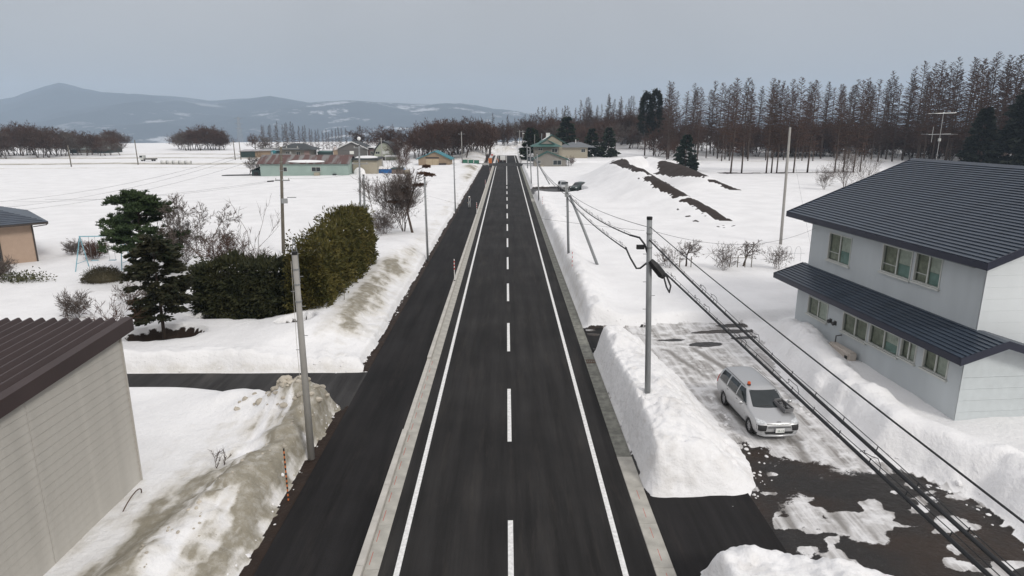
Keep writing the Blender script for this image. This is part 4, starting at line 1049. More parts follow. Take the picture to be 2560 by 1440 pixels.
# yew-like tree with a clear trunk, and the pine behind it
yew = spruce_meshes(21, 5.9, 1.38, L_YEW, 120, .27, 74, .30, .072, .10, 'round')
plant('conifer_tree', 'dark conifer with a bare lower trunk in a brown snow well', 'tree', yew, (-18.3, 33.2, .0), 0, 1, None, NF)
def pine_meshes(seed):
    r = random.Random(seed); tr = MB(); fo = MB()
    P = [Vector((0,0,-.3)), Vector((.15,0,2)), Vector((.1,.1,4)), Vector((.35,0,6.1))]
    tr.tube(P, [.17, .14, .10, .03], 8)
    for i in range(48):
        t = .26+.74*(i+r.random())/48; z_ = 6.1*t; L = np.interp(t, [.2,.35,.6,.8,1.0], [1.9,2.8,2.5,1.9,.7])*r.uniform(.7, 1.1); a = r.uniform(0, 6.283)
        p = Vector((.15, 0, z_)); e = p+Vector((math.cos(a)*L, math.sin(a)*L, .15*L))
        tr.tube([p, p.lerp(e, .5)+Vector((0,0,.05)), e], [.045, .03, .012], 4, False)
        for k in range(36):
            c = p.lerp(e, r.uniform(.35, 1.03)) + Vector((r.gauss(0,.28), r.gauss(0,.28), r.gauss(.05,.10)))
            for j in range(15): leaf(fo, c, Vector((r.gauss(0,1), r.gauss(0,1), abs(r.gauss(.3,.8)))).normalized(), r.uniform(.20, .34), .038, r)
    return tr.mesh('trunk', M_BARK, True), fo.mesh('foliage', L_PINE)
plant('pine_tree', 'broad green pine with layered boughs behind the dark conifer', 'tree', pine_meshes(5), (-25.9, 45.5, gz(-25.2, 45.5)), .5, 1.0, None, NF)

# hedges: sprays of leaves through the volume, denser at the skin
def hedge_mesh(seed, N, fn, m, ls, lw, core=None):
    r = random.Random(seed); fo = MB()
    for i in range(N):
        p, d = fn(r); p = p + d*max(0, r.gauss(-.05, .16)); leaf(fo, p, d, ls*r.uniform(.6, 1.3)*(1.5 if r.random() < .08 else 1), lw*r.uniform(.7, 1.2), r)
    if core: core(fo)
    return fo.mesh('foliage', m)
def hA(r):
    x = r.uniform(-3.3, 3.1); top = 3.15+.35*mnoise.noise(Vector((x*.9, 3, 1)))+.28*abs(mnoise.noise(Vector((x*2.6, 0, 2)))) - .6*max(0, -x-2.6)
    a = r.uniform(0, 6.283); face = r.random()
    if face < .62: z = r.uniform(.1, 1)**.9*top; y = -1.15-.22*math.sin(z*1.2)-.50*mnoise.noise(Vector((x*1.2, z*2.2, 5)))-.22*mnoise.noise(Vector((x*3, z*4, 8)))+abs(r.gauss(0, .16)); d = Vector((r.gauss(0,.45), -1, r.gauss(-.1,.45)))
    elif face < .85: z = top-abs(r.gauss(0,.18)); y = r.uniform(-1.1, 1.1); d = Vector((r.gauss(0,.5), r.gauss(0,.5), 1))
    else: z = r.uniform(.15, 1)*top; y = r.uniform(-1, 1); x = (-1 if r.random() < .7 else 1)*(3.2+.25*mnoise.noise(Vector((0, y*2, z*2))))-.0; d = Vector((math.copysign(1, x), r.gauss(0,.4), r.gauss(0,.4)))
    return Vector((x, y, z)), d.normalized()
def coreA(fo): fo.box(-2.9, 2.8, -.75, .9, .1, 2.5)
hA_me = hedge_mesh(3, 15000, hA, L_HEDGE, .30, .055, coreA)
h1 = plant('hedge', 'dark green clipped hedge running away from the road side', 'hedge', [hA_me], (-14.6, 37.9, .0), 0, (1.08,1.05,1.1), None, ['foliage'])
stA = MB()
for i in range(9): stA.tube([(-2.8+i*.7, random.Random(i).uniform(-.4,.4), -.1), (-2.75+i*.7, 0, 1.2)], [.05, .035], 5)
stA.build('stems', M_BARK, h1)
def hB(r):
    y = r.uniform(-7.3, 7.3); top = 4.7-.17*max(0,-y-1)+.30*mnoise.noise(Vector((y*.8, 7, 1)))+.85*abs(mnoise.noise(Vector((y*1.5, 0, 9))))+.3*mnoise.noise(Vector((y*3.7, 4, 9))) - 1.2*max(0, y-6.2) - .4*max(0, -y-6.3) + .35*math.exp(-((y-4.2)/1.6)**2)
    cone = abs(math.sin(math.pi*y/1.55)); top = top-.55+.85*cone**.7; w_ = (1.45+.28*mnoise.noise(Vector((y*1.1, 2, 3))))*(.80+.25*cone); f = r.random()
    if f < .66:
        z = r.uniform(.02, 1)**.85*top; x = (1 if r.random() < .75 else -1)*(w_*(1-.30*(z/top)**3)+.55*mnoise.noise(Vector((y*1.3, z*1.3, 1)))+.25*mnoise.noise(Vector((y*3.1, z*3.1, 6)))) - math.copysign(abs(r.gauss(0,.15)), 1); d = Vector((math.copysign(1, x), r.gauss(0,.4), r.gauss(.35,.45)))
    elif f < .84: z = top-abs(r.gauss(0,.22)); x = r.uniform(-1, 1)*w_*.8; d = Vector((r.gauss(0,.45), r.gauss(0,.45), 1))
    else: z = r.uniform(.05, 1)*top; x = r.uniform(-1, 1)*w_; y = (-1 if r.random() < .75 else 1)*(7.25+.2*mnoise.noise(Vector((x*2, z*2, 4)))); d = Vector((r.gauss(0,.4), math.copysign(1, y), r.gauss(.3,.4)))
    return Vector((x, y, z)), d.normalized()
def coreB(fo): fo.box(-1.05, 1.0, -6.8, 6.6, .1, 3.4)
hB_me = hedge_mesh(4, 24000, hB, L_GOLD, .30, .06, coreB)
h2 = plant('hedge', 'tall golden green conifer hedge along the dirty roadside bank', 'hedge', [hB_me], (-11.3, 42.7, .40), R(-1), (.72,.92,.97), None, ['foliage'])
stB = MB()
for i in range(14): stB.tube([(0, -6.6+i*.98, -.3), (.05, -6.6+i*.98, 1.2)], [.06, .04], 5)
stB.build('stems', M_BARK, h2)

# leafless garden trees and shrubs
plant('bare_tree', 'leafless garden tree with seed clusters behind the dark hedge', 'tree', bare_meshes(201, 6.3, 2, .36, 4, .018, M_TWIGG, M_BARKP, .35, kids=(4, 6), trunk_r=.013), (-21.6, 47.5, gz(-21.6, 47.5)), 1.0)
def shrub(seed, h, stems, m, spread=.35, levels=2, tw=.012, kids=(5, 8), up=.4): return bare_meshes(seed, h, stems, spread, levels, tw, m, m, up, kids=kids, trunk_r=.012, start=.1)
SN = ['stems', 'twigs']
for (sd, x_, y_, h_, st_, m_, lb) in (
    (301, -24.6, 48.0, 3.1, 12, M_TWIGG, 'rounded leafless shrub left of the garden tree'),
    (302, -20.0, 45.5, 2.9, 12, M_TWIGR, 'dense leafless shrub below the garden tree'),
    (303, -17.5, 45.0, 2.2, 8, M_TWIGG, 'small leafless shrub behind the dark hedge by the wooden pole'),
    (304, -34.1, 53.3, 1.5, 14, M_TWIGR, 'low reddish shrub behind the blue swing frame'),
    (305, -37.2, 55.5, 1.3, 9, M_TWIGG, 'small grey shrub beside the peach house corner'),
    (306, -36.4, 46.0, 1.5, 9, M_TWIGG, 'thin grey shrub in front of the peach house'),
    (307, -24.5, 35.8, 1.5, 10, M_TWIGG, 'small leafless shrub just behind the brown garage roof'),
    (308, -23.2, 38.8, 1.4, 3, M_TWIGG, 'few bare upright stems in the snow near the pine'),
    (309, -22.0, 38.6, 1.5, 3, M_TWIGG, 'spindly bare stems beside the dark conifer'),
    (310, -19.9, 31.4, 2.3, 3, M_TWIGR, 'thin reddish bush at the corner of the brown garage roof'),
    (311, 12.5, 49.9, 1.6, 8, M_TWIGG, 'twiggy shrub behind the grey pole and cables'),
    (312, 16.6, 49.0, 2.0, 10, M_TWIGG, 'wide twiggy shrub between two gnarled little trees'),
    (313, 20.9, 49.4, 1.8, 9, M_TWIGG, 'twiggy shrub close to the far corner of the grey house'),
    (314, 60.5, 117.4, 6.0, 7, M_TWIGG, 'bare shrub showing over the far verge of the navy roof'),
    (315, 66.0, 121.0, 5.0, 5, M_TWIGG, 'second bare shrub showing over the navy roof verge'),
    (316, 55.0, 113.5, 3.6, 6, M_TWIGG, 'small bare shrub left of the navy roof verge'),
    (317, -55.4, 150, 4.0, 6, M_TWIGR, 'thin leafless bush at the left end of the mint shed'),
    (318, -25.5, 165, 3.6, 9, M_TWIGR, 'leafless bush left of the teal-roofed shed'),
    (319, 17.5, 181, 2.4, 8, M_TWIGR, 'leafless bush right of the green-roofed house')):
    plant('bare_shrub', lb, 'shrub', shrub(sd, h_, st_, m_, .42 if 311 <= sd <= 313 else .35, kids=(3, 5) if 311 <= sd <= 313 else (5, 8)), (x_, y_, gz(x_, y_)-.05), sd, 1, None, SN)
def gnarled(seed): return bare_meshes(seed, 2.9, 1, .5, 3, .012, M_TWIGG, M_BARK, .25, kids=(5, 6), trunk_r=.03, start=.45)
plant('fruit_tree', 'small gnarled fruit tree left of the wide twiggy shrub', 'tree', gnarled(401), (14.1, 50.5, gz(14.1, 50.5)), 0)
plant('fruit_tree', 'small gnarled fruit tree leaning beside a wooden stake fence', 'tree', gnarled(402), (18.7, 50.6, gz(18.7, 50.6)), 2)
# twiggy dome
def dome(r):
    v = rv(r).normalized(); v.z = abs(v.z)
    return Vector((v.x*1.35, v.y*1.2, v.z*.95))*r.uniform(.82, 1.0), (v+rv(r, .35)).normalized()
L_DOME = leaf_mat('dome shrub twigs', (.045, .04, .022), (.10, .085, .05))
dm = hedge_mesh(9, 3800, dome, L_DOME, .16, .016, lambda fo: fo.ball((0,0,.1), 1.1, 1.0, .72))
plant('dome_shrub', 'low clipped dome-shaped shrub under the blue swing', 'shrub', [dm], (-28.6, 45.2, gz(-28.6, 45.2)-.05), 0, 1, None, ['foliage'])
# low evergreen shrub at left
ev = hedge_mesh(10, 700, lambda r: (Vector((r.gauss(0, .9), r.gauss(0, .4), abs(r.gauss(.25, .2)))), (rv(r)+Vector((0,0,.6))).normalized()), leaf_mat('low green leaves', (.03,.035,.015), (.09,.09,.04)), .16, .05)
plant('low_shrub', 'low green leaved shrub poking out of the snow by the peach house', 'shrub', [ev], (-34.4, 45.4, gz(-34.4, 45.4)), 0, 1, None, ['foliage'])

# tall bare cluster with broken flat-topped conifer pads
cl_t = plant('bare_tree', 'clump of tall bare stems beside the road, twigs spreading like a fan', 'tree', bare_meshes(501, 7.0, 9, .26, 3, .016, M_TWIGG, M_BARK, .5, kids=(5, 7), trunk_r=.012), (-10.6, 66.5, gz(-10.6, 66.5)), 0)
plant('bare_shrub', 'tangled leafless scrub at the foot of the tall bare stems', 'shrub', shrub(502, 2.4, 14, M_TWIGG, .5), (-12.2, 64.6, gz(-12.2, 64.6)), 0, 1, None, SN)
pt = thing('pruned_pine', 'cloud-pruned pine with brown flat pads among the bare stems', 'tree', (-9.6, 65.5, gz(-9.6, 65.5)))
trk = MB(); trk.tube([(0,0,-.1), (-.5,.2,2.2), (.2,.1,4.1), (.7,0,6.1)], [.13, .10, .08, .03], 7)
pads = [(-1.7,3.1,.75),(-.9,3.9,.85),(-.4,4.35,.5),(.9,4.75,.7),(1.3,5.9,.6),(1.9,5.75,.55),(1.6,6.6,.4)]
for (px_, pz_, pr_) in pads: trk.tube([(np.interp(pz_, [0,2.2,4.1,6.1], [0,-.5,.2,.7]), .1, pz_-.35), (px_, 0, pz_)], [.05, .02], 4, False)
trk.build('trunk', M_BARK, pt)
for k_, (px_, pz_, pr_) in enumerate(pads):
    r = random.Random(600+k_); fo = MB()
    for i in range(420):
        a = r.uniform(0, 6.283); q = math.sqrt(r.random())*pr_; leaf(fo, Vector((px_+math.cos(a)*q, math.sin(a)*q*.8, pz_+.22*pr_*(1-(q/pr_)**2)*r.random()-.05)), (rv(r, .6)+Vector((0,0,.5))).normalized(), .2, .04, r)
    fo.build('foliage_pad', L_BROWN, pt)
# two bare saplings by the wooden pole
plant('sapling', 'two thin bare forked saplings left of the brown wooden pole', 'tree', bare_meshes(511, 3.6, 2, .2, 2, .012, M_BARKP, M_BARKP, .8, kids=(2, 3), trunk_r=.010), (-18.9, 47.2, gz(-18.9, 47.2)), 0, 1.25)
plant('sapling', 'tiny bare seedling in the dirty snow beside the garage', 'plant', shrub(512, .7, 2, M_TWIGG, levels=1), (-9.6, 19.6, gz(-9.6, 19.6)), 0, 1, None, SN)
# ------------------------------------------------------------------ poles and cables
M_STEELP = mat('galvanised pole', (.27, .28, .285), .5, metal=.25, var=.10, vscale=2)
M_CONCP = mat('concrete pole', (.33, .32, .30), .8, var=.10, vscale=2)
M_WOODP = mat('weathered wood pole', (.145, .13, .105), .9, var=.2, vscale=3, bump=.4)
M_BLK = mat('black rubber', (.015, .015, .016), .55, var=.1)
M_CAB = mat('black cable', (.022, .023, .025), .6, var=.1)
M_INS = mat('porcelain', (.45, .45, .43), .3)
M_REDP = mat('reflective red', (.50, .035, .03), .4); M_WHP = mat('reflective white', (.75, .74, .72), .4); M_ORP = mat('orange paint', (.62, .19, .06), .5)
def pole(name, label, base, top, r0, r1, m, group=None, cap=True, steps=True, bands=True):
    t = thing(name, label, 'pole', base, 0, group)
    d = Vector(top)-Vector(base)
    MB().tube([(0,0,-.25), d*.5, d], [r0, (r0+r1)/2, r1], 12).build('shaft', m, t, True)
    if cap: MB().cyl(d, d+Vector((0,0,.10)), r1*1.08, None, 12).build('cap', M_BLK, t)
    if bands:
        for f in (.93, .86, .78): MB().cyl(d*f, d*f+Vector((0,0,.05)), r0+(r1-r0)*f+.012, None, 12).build('band', M_STEELP, t)
    if steps:
        for i in range(6): 
            f = .55+.07*i; s_ = 1 if i % 2 else -1
            p = d*f; MB().cyl(p, p+Vector((s_*.22, 0, 0)), .012, None, 5).build('step_bolt', M_STEELP, t)
    return t
def arm(t, p, L, ang=0, n=2, m=M_STEELP, ins=True):
    c = Vector((math.cos(ang), math.sin(ang), 0)); s = Vector((-math.sin(ang), math.cos(ang), 0))*.04
    a, b = Vector(p)-c*L/2, Vector(p)+c*L/2; z_ = Vector((0,0,.045))
    MB().add([a-s-z_, b-s-z_, b+s-z_, a+s-z_, a-s+z_, b-s+z_, b+s+z_, a+s+z_], [(3,2,1,0),(4,5,6,7),(0,1,5,4),(1,2,6,5),(2,3,7,6),(3,0,4,7)]).build('crossarm', m, t)
    if ins:
        for i in range(n+1):
            q = a.lerp(b, (i+.15)/(n+.3)); MB().cyl(q+z_, q+z_+Vector((0,0,.16)), .05, .03, 8).build('insulator', M_INS, t)
def cable(label, a, b, sag, r, m=M_CAB, n=22, coil=0, group=None, name='overhead_cable'):
    a, b = Vector(a), Vector(b)
    pts = [a.lerp(b, i/n) - Vector((0, 0, sag*4*(i/n)*(1-i/n))) for i in range(n+1)]
    o = MB().tube(pts, r, 6).build(name, m, None, True)
    tag(o, label, 'cable', group)
    if coil:     # messenger strand above, tied to the cable with clips and loose loops
        mp_ = [p+Vector((.03, 0, .06+.02*math.sin(i*.9))) for i, p in enumerate(pts)]
        MB().tube(mp_, .006, 4).build('messenger_strand', m, o)
        rd = random.Random(coil)
        for i in range(1, n):
            for q in range(1):
                p = pts[i]; MB().cyl(p+Vector((.0,0,-.04)), p+Vector((.03,0,.075)), .007, None, 4).build('tie', m, o)
            if rd.random() < .35:
                p = pts[i]; lp = [p+Vector((.05*math.sin(k*1.1), (k-4)*.07, .03+.16*math.sin(math.pi*k/8)*rd.uniform(.6,1.2))) for k in range(9)]
                MB().tube(lp, .006, 4).build('loop', m, o)
    return o

# near left roadside pole with its little tripod of conduits
b_, t_ = (-6.98, 20.9, .1), (-6.98, 20.9, 7.35)
p1 = pole('utility_pole', 'thick grey roadside pole with a thin metal tripod on its head', b_, t_, .128, .088, M_CONCP)
h_ = 7.25
for (dx, dy) in ((-.09, 0), (.09, .02)):
    MB().tube([(dx, dy, h_-.9), (dx, dy, h_), (0, 0, h_+.55)], .018, 6).build('conduit', M_STEELP, p1)
MB().tube([(0,0,h_+.55), (.18,.02,h_+.54), (.62,.05,h_+.50)], .008, 5).build('drop_wire', M_CAB, p1)
MB().tube([(-.12,-.05,h_-.2), (-.16,-.05,h_-3), (-.15,-.05,.9), (-.3,.6,.5)], .008, 4).build('earth_wire', M_CONC2, p1)
# wooden pole behind the hedge
gx_, gy_ = -19.3, 55.4; g0 = gz(gx_, gy_)
p2_ = pole('utility_pole', 'tall brown weathered pole with crossarms rising behind the hedge', (gx_, gy_, g0), (-18.75, 55.4, 9.7), .15, .105, M_WOODP, cap=False)
arm(p2_, (.55, 0, 9.55-g0), 2.9, .15, 3); arm(p2_, (.55, 0, 9.1-g0), 1.7, .15, 2); arm(p2_, (.45, -.05, 6.95-g0), 1.2, .1, 2)
bk = MB(); bk.box(.30, .78, -.28, -.10, 5.05-g0, 5.45-g0); bk.build('junction_box', mat('grey box', (.33,.34,.34), .6), p2_)
MB().box(.75, 1.5, -.12, -.04, 5.5-g0, 5.56-g0).build('bracket', M_STEELP, p2_)
# pole with street lamp behind it
g0 = gz(-16.9, 74)
p3_ = pole('utility_pole', 'slim grey pole carrying a small white street lamp behind the golden hedge', (-16.7, 74.1, g0), (-16.4, 74.1, 9.2), .12, .09, M_STEELP)
MB().tube([(.3,0,9.1-g0), (.32,0,9.6-g0), (.35,-.1,9.95-g0)], .025, 6).build('lamp_arm', M_STEELP, p3_)
MB().ball((.36, -.15, 10.0-g0), .20, .24, .20, 10, 7).build('lamp_globe', mat('white lamp glass', (.85, .85, .84), .3), p3_, True)
arm(p3_, (.28, 0, 7.25-g0), 1.8, 0, 2); arm(p3_, (.28, 0, 9.0-g0), 1.2, 0, 2)
g1_ = gz(-15.4, 73.2)
pole('brace_pole', 'shorter grey brace pole standing close to the lamp pole', (-16.05, 73.4, g1_), (-16.0, 73.7, 6.0), .14, .11, M_STEELP, steps=False)
cable('dark stay wire slanting beside the lamp pole', (-15.95, 73.7, 5.6), (-14.6, 72.8, gz(-14.6, 72.8)), .25, .035, M_WOODP, 10, name='stay_wire')
for (x_, y_, zt, lb) in ((-6.9, 55.4, 7.1, 'grey roadside pole on the left beside the bare stem clump'), (-7.05, 88.8, 6.9, 'grey roadside pole on the left next to the walking person')):
    pole('utility_pole', lb, (x_, y_, gz(x_-.3, y_)*.4), (x_-.05, y_, zt), .10, .08, M_STEELP)
cable('thin snow-marker rod in the left bank near the walking person', (-6.95+.35, 87.9, 0), (-6.6, 87.9, 2.6), 0, .012, M_STEELP, 2, name='marker_rod')
# right-hand line
R1 = Vector((4.95, 22.9, 8.2)); R2 = Vector((4.78, 53, 6.9)); R3 = Vector((4.4, 97.5, 7.4)); R4 = Vector((4.4, 127, 7.4)); R5 = Vector((5.3, 174, 6.6))
pr1 = pole('utility_pole', 'grey pole standing in the high snow block with cables running to it', (5.25, 22.9, .9), R1, .112, .095, M_STEELP)
jb = MB(); jb.tube([(-.22,-.16,5.85), (-.05,-.18,5.65), (.20,-.2,5.35), (.28,-.2,5.25)], [.10,.15,.15,.09], 8); jb.build('splice_case', M_BLK, pr1)
MB().box(-.72, -.45, -.12, .02, 6.25, 6.40).build('junction_box', M_BLK, pr1)
MB().tube([(-.30,0,6.05), (-.42,0,6.4), (-.58,.2,6.62), (-.8,.9,6.6)], .035, 6).build('cable_loop', M_CAB, pr1)
MB().tube([(-.30,0,5.75), (-.5,.2,5.5), (-.6,.4,5.45), (-.75,.9,5.75), (-.8,1.6,6.0)], .035, 6).build('cable_loop', M_CAB, pr1)
MB().tube([(.28,-.2,5.25), (.33,-.45,4.95), (.3,-1.0,4.9), (.1,-1.9,5.35), (-.3,-2.75,5.95)], .030, 6).build('cable_loop', M_CAB, pr1)
pr2 = pole('utility_pole', 'grey pole with a leaning brace beyond the driveway on the right bank', (5.05, 53, gz(5.2, 53)-.3), R2, .11, .09, M_STEELP)
for z_ in (5.2, 5.7): MB().box(-.42, -.27, -.08, .08, z_-.3, z_+.15).build('junction_box', mat('grey box', (.33,.34,.34), .6), pr2)
pole('brace_pole', 'slanting grey brace pole propping the right bank pole', (7.25, 51.0, gz(7.25, 51)), (5.0, 52.8, 5.95), .12, .10, M_STEELP, steps=False, bands=False, cap=False)
pole('utility_pole', 'grey pole beside the small parking bay', (4.75, 97.5, gz(4.9, 97.5)-.2), R3, .11, .09, M_STEELP)
pole('utility_pole', 'grey pole just past the parking bay with a brace', (4.75, 127, gz(4.9, 127)-.2), R4, .11, .09, M_STEELP)
pole('brace_pole', 'slanting brace pole beyond the parking bay', (8.2, 124, gz(8.2, 124)), (4.7, 126.8, 6.2), .11, .09, M_STEELP, steps=False, bands=False, cap=False)
pole('utility_pole', 'grey pole in front of the green-roofed house', (5.5, 174, gz(5.5, 174)-.2), R5, .14, .11, M_STEELP)
pole('utility_pole', 'slim pole behind the green-roofed house wall', (8.6, 205, 0), (8.6, 205, 8.7), .09, .06, M_CONCP, steps=False)
for (x_, zt, lb) in ((5.6, 9.4, 'left of two tall poles beyond the crossing'), (7.0, 9.5, 'right of two tall poles beyond the crossing, with a lamp')):
    q = pole('utility_pole', lb, (x_, 287, gz(x_, 287)-.3), (x_, 287, zt), .16, .12, M_CONCP, steps=False); arm(q, (0,0,zt-gz(x_, 287)-.4), 2.0, 0, 2)
MB().box(-.2, 1.1, -.12, .12, zt-gz(7, 287)-1.3, zt-gz(7,287)-1.1).build('lamp_head', MATS['white lamp glass'], q)
g0 = gz(25.6, 60.4)
q = pole('utility_pole', 'tall leaning bare pole beside the navy-roofed house', (25.7, 60.4, g0-.1), (25.5, 60.4, 11.25), .14, .095, M_CONCP, cap=False, steps=False, bands=False)
# further poles on the left
for (x_, y_, zt, lb, ar) in ((-32.0, 171.4, 8.3, 'pole between the snowy blue tarpaulin and the gambrel house', 1), (-34.8, 215, 6.8, 'pole right of the gambrel-roofed house', 1), (-104.7, 189.4, 7.4, 'lone thin pole standing in the wide left snow field', 0),
                            (-88.6, 217.8, 6.6, 'paired poles left of the dark hip-roofed house', 0), (-87.2, 219, 6.4, 'paired poles left of the dark hip-roofed house', 0), (-117.8, 180.4, 6.2, 'lone pole in front of the brown wood across the left field', 0), (-13.7, 205, 9.5, 'tall pole inside the brown thicket by the crossing', 1)):
    g0 = gz(x_, y_)
    q = pole('utility_pole', lb, (x_, y_, g0-.2), (x_-.1, y_, zt), .15, .11, M_CONCP if ar else M_WOODP, 'paired poles' if lb.startswith('paired') else None, steps=False, bands=False, cap=False)
    if ar: arm(q, (-.1, 0, zt-g0-.5), 1.8, 0, 2)
# lattice pylons far off
for (x_, y_, h_, lb) in ((-800, 1150, 62, 'faint lattice pylon left of the mountain peak'), (-400, 1010, 62, 'faint lattice pylon over the larch row')):
    t = thing('pylon', lb, 'pylon', (x_, y_, gz(x_, y_)))
    lt = MB(); W0, W1 = 5, .8
    for (sx_, sy_) in ((1,1),(1,-1),(-1,1),(-1,-1)): lt.tube([(sx_*W0, sy_*W0, 0), (sx_*W1, sy_*W1, h_)], .25, 4)
    for i in range(9):
        f0, f1 = i/9, (i+1)/9; a0, a1 = W0+(W1-W0)*f0, W0+(W1-W0)*f1
        for s_ in (1, -1): lt.tube([(-a0, s_*a0, h_*f0), (a1, s_*a1, h_*f1)], .14, 3); lt.tube([(a0, s_*a0, h_*f0), (-a1, s_*a1, h_*f1)], .14, 3)
    lt.build('tower', M_STEELP, t)
    for f in (.72, .84, .96): MB().box(-6, 6, -.3, .3, h_*f, h_*f+.5).build('crossarm', M_STEELP, t)

# cables along the road on the right; the next pole stands behind the viewpoint
RN = Vector((4.95, -14, 8.2))
pole('utility_pole', 'grey roadside pole, next in line beyond the snow block', (5.2, -14, 0), RN, .16, .125, M_STEELP)
cable('thin upper cable running from the snow-block pole over the lot', R1+Vector((.02,0,-.25)), RN+Vector((.02,0,-.25)), .30, .013)
cable('thick looped cable, the middle one over the parked silver wagon', R1+Vector((.02,-.1,-.72)), RN+Vector((0,.1,-.72)), .42, .027, n=40, coil=3)
cable('thick cable with clips, the lowest over the parked silver wagon', R1+Vector((-.02,-2.8,-1.32)), RN+Vector((0,.1,-1.25)), .05, .027, n=40, coil=8)
cable('thin upper cable between the snow-block pole and the braced pole', R1+Vector((-.1,0,-.25)), R2+Vector((.2,0,-.8)), .25, .012)
cable('thick upper cable between the snow-block pole and the braced pole', R1+Vector((-.50,.9,-.70)), R2+Vector((0,0,-.75)), .35, .026, coil=12)
cable('thick lower cable between the snow-block pole and the braced pole', R1+Vector((-.5,1.5,-1.35)), R2+Vector((0,0,-1.1)), .25, .026, coil=14)
for i, (z_, r_) in enumerate(((-.8, .010), (-.75, .024), (-1.1, .024))):
    cable(('thin', 'upper thick', 'lower thick')[i]+' cable from the braced pole to the parking bay pole', R2+Vector((.1*i,0,z_)), R3+Vector((.1*i,0,z_-.4)), .5, r_)
    cable(('thin', 'upper thick', 'lower thick')[i]+' cable between the two poles at the parking bay', R3+Vector((.1*i,0,z_-.4)), R4+Vector((.1*i,0,z_-.4)), .3, r_)
    cable(('thin', 'upper thick', 'lower thick')[i]+' cable from the parking bay towards the green-roofed house', R4+Vector((.1*i,0,z_-.4)), R5+Vector((.1*i,0,z_)), .4, r_)
cable('thin service wire from the snow-block pole to the grey house', R1+Vector((.12,0,-.4)), (16.75, 35.0, 6.05), .7, .006)
cable('thin wire from the snow-block pole across the road', R1+Vector((-.15,0,-.4)), (-16.4, 74, 6.9), 1.0, .005)
cable('thin wire from the tall leaning pole towards the larches', (25.5, 60.4, 9.7), (31, 150, 7.5), 1.5, .008)
cable('thin guy wire hanging beside the tall leaning pole', (25.5, 60.4, 10.8), (27.3, 57.5, gz(27.3, 57.5)), .15, .006)
for i, (za, zb, s_) in enumerate(((9.75, 4.4, .9), (9.7, 3.7, .9), (9.2, 3.2, .8), (7.1, 3.9, .5))):
    cable(('topmost', 'second', 'third', 'lowest')[i]+' thin wire from the brown pole across the left snow field', (-19.9+.4*i, 55.3, za), (-48, 58+2*i, zb+.3), s_, .007)
    cable(('topmost', 'second', 'third', 'lowest')[i]+' thin wire from the brown pole to the lamp pole', (-18.3, 55.5, za), (-16.2, 74, min(za-.6, 8.9)-(.0 if i < 3 else 0)), .3, .007)
cable('thin wire with a black splice box left of the brown pole', (-18.95, 55.3, 7.0), (-40, 57, 5.2), .5, .006)
tag(MB().cyl((-20.1, 55.35, 6.86), (-19.55, 55.3, 6.9), .055, None, 8).build('splice_box', M_BLK), 'black cylindrical splice box on the wire left of the brown pole', 'splice box')
cable('thin wire from the lamp pole to the farm houses', (-16.4, 74, 7.2), (-32, 171, 6.5), 1.2, .007)

# ------------------------------------------------------------------ markers
def striped(name, label, loc, h, r, cols, n, lean=0, group=None, cat='marker post'):
    t = thing(name, label, cat, loc, 0, group)
    for i in range(n):
        MB().cyl((lean*i/n, 0, h*i/n), (lean*(i+1)/n, 0, h*(i+1)/n), r, None, 10).build('band', cols[i % len(cols)], t)
    return t
def delin(loc, label, h=1.5):
    t = thing('delineator_post', label, 'marker post', loc)
    MB().cyl((0,0,0), (0,0,.05), .075, .06, 12).build('foot', M_BLK, t)
    MB().cyl((0,0,.05), (0,0,h*.52), .032, None, 10).build('post', M_WHP, t)
    for i in range(6): MB().cyl((0,0,h*(.52+.08*i)), (0,0,h*(.60+.08*i)), .038, None, 10).build('band', (M_REDP if i % 2 == 0 else M_WHP), t)
    return t
delin((-3.99, 47.6, .13), 'red and white marker post on the left kerb, first before the walking person', 1.65)
delin((-3.99, 85.6, .13), 'red and white marker post on the left kerb level with the walking person')
delin((-3.99, 122, .13), 'red and white marker post on the left kerb well beyond the walking person')
delin((-3.99, 158, .13), 'red and white marker post on the left kerb close to the crossing')
striped('marker_pole', 'thin red and white snow marker pole at the foot of the braced pole', (4.75, 47.2, gz(4.9, 47.2)-.05), 1.25, .022, [M_WHP, M_REDP], 8)
striped('marker_pole', 'thin red and white snow marker pole before the parking bay', (4.75, 87.6, gz(4.9, 87.6)-.05), 1.1, .022, [M_WHP, M_REDP], 8)
striped('marker_pole', 'orange and black striped pole stuck in the dirty left snowbank', (-6.95, 18.3, gz(-7.1, 18.3)-.15), 1.95, .024, [M_ORP, M_BLK], 24)

# ------------------------------------------------------------------ silver station wagon
from mathutils.bvhtree import BVHTree
M_SILVER = bpy.data.materials.new('silver paint'); M_SILVER.use_nodes = True
_b = M_SILVER.node_tree.nodes['Principled BSDF']; _b.inputs['Base Color'].default_value = (.44, .445, .45, 1); _b.inputs['Metallic'].default_value = .55
_b.inputs['Roughness'].default_value = .33; _b.inputs['Coat Weight'].default_value = .5; _b.inputs['Coat Roughness'].default_value = .06
_nz = M_SILVER.node_tree.nodes.new('ShaderNodeTexNoise'); _nz.inputs['Scale'].default_value = 3; _rg = M_SILVER.node_tree.nodes.new('ShaderNodeMapRange')
_rg.inputs[3].default_value = .27; _rg.inputs[4].default_value = .42; M_SILVER.node_tree.links.new(_nz.outputs['Fac'], _rg.inputs[0]); M_SILVER.node_tree.links.new(_rg.outputs[0], _b.inputs['Roughness'])
M_PBLK = mat('black plastic', (.022, .022, .023), .55, var=.1)
M_LAMP = mat('headlamp', (.55, .57, .58), .12, var=.35, vscale=14, spec=.8)
M_TYRE = mat('tyre', (.018, .018, .018), .8); M_RIM = mat('steel rim', (.36, .36, .37), .4, metal=.6)
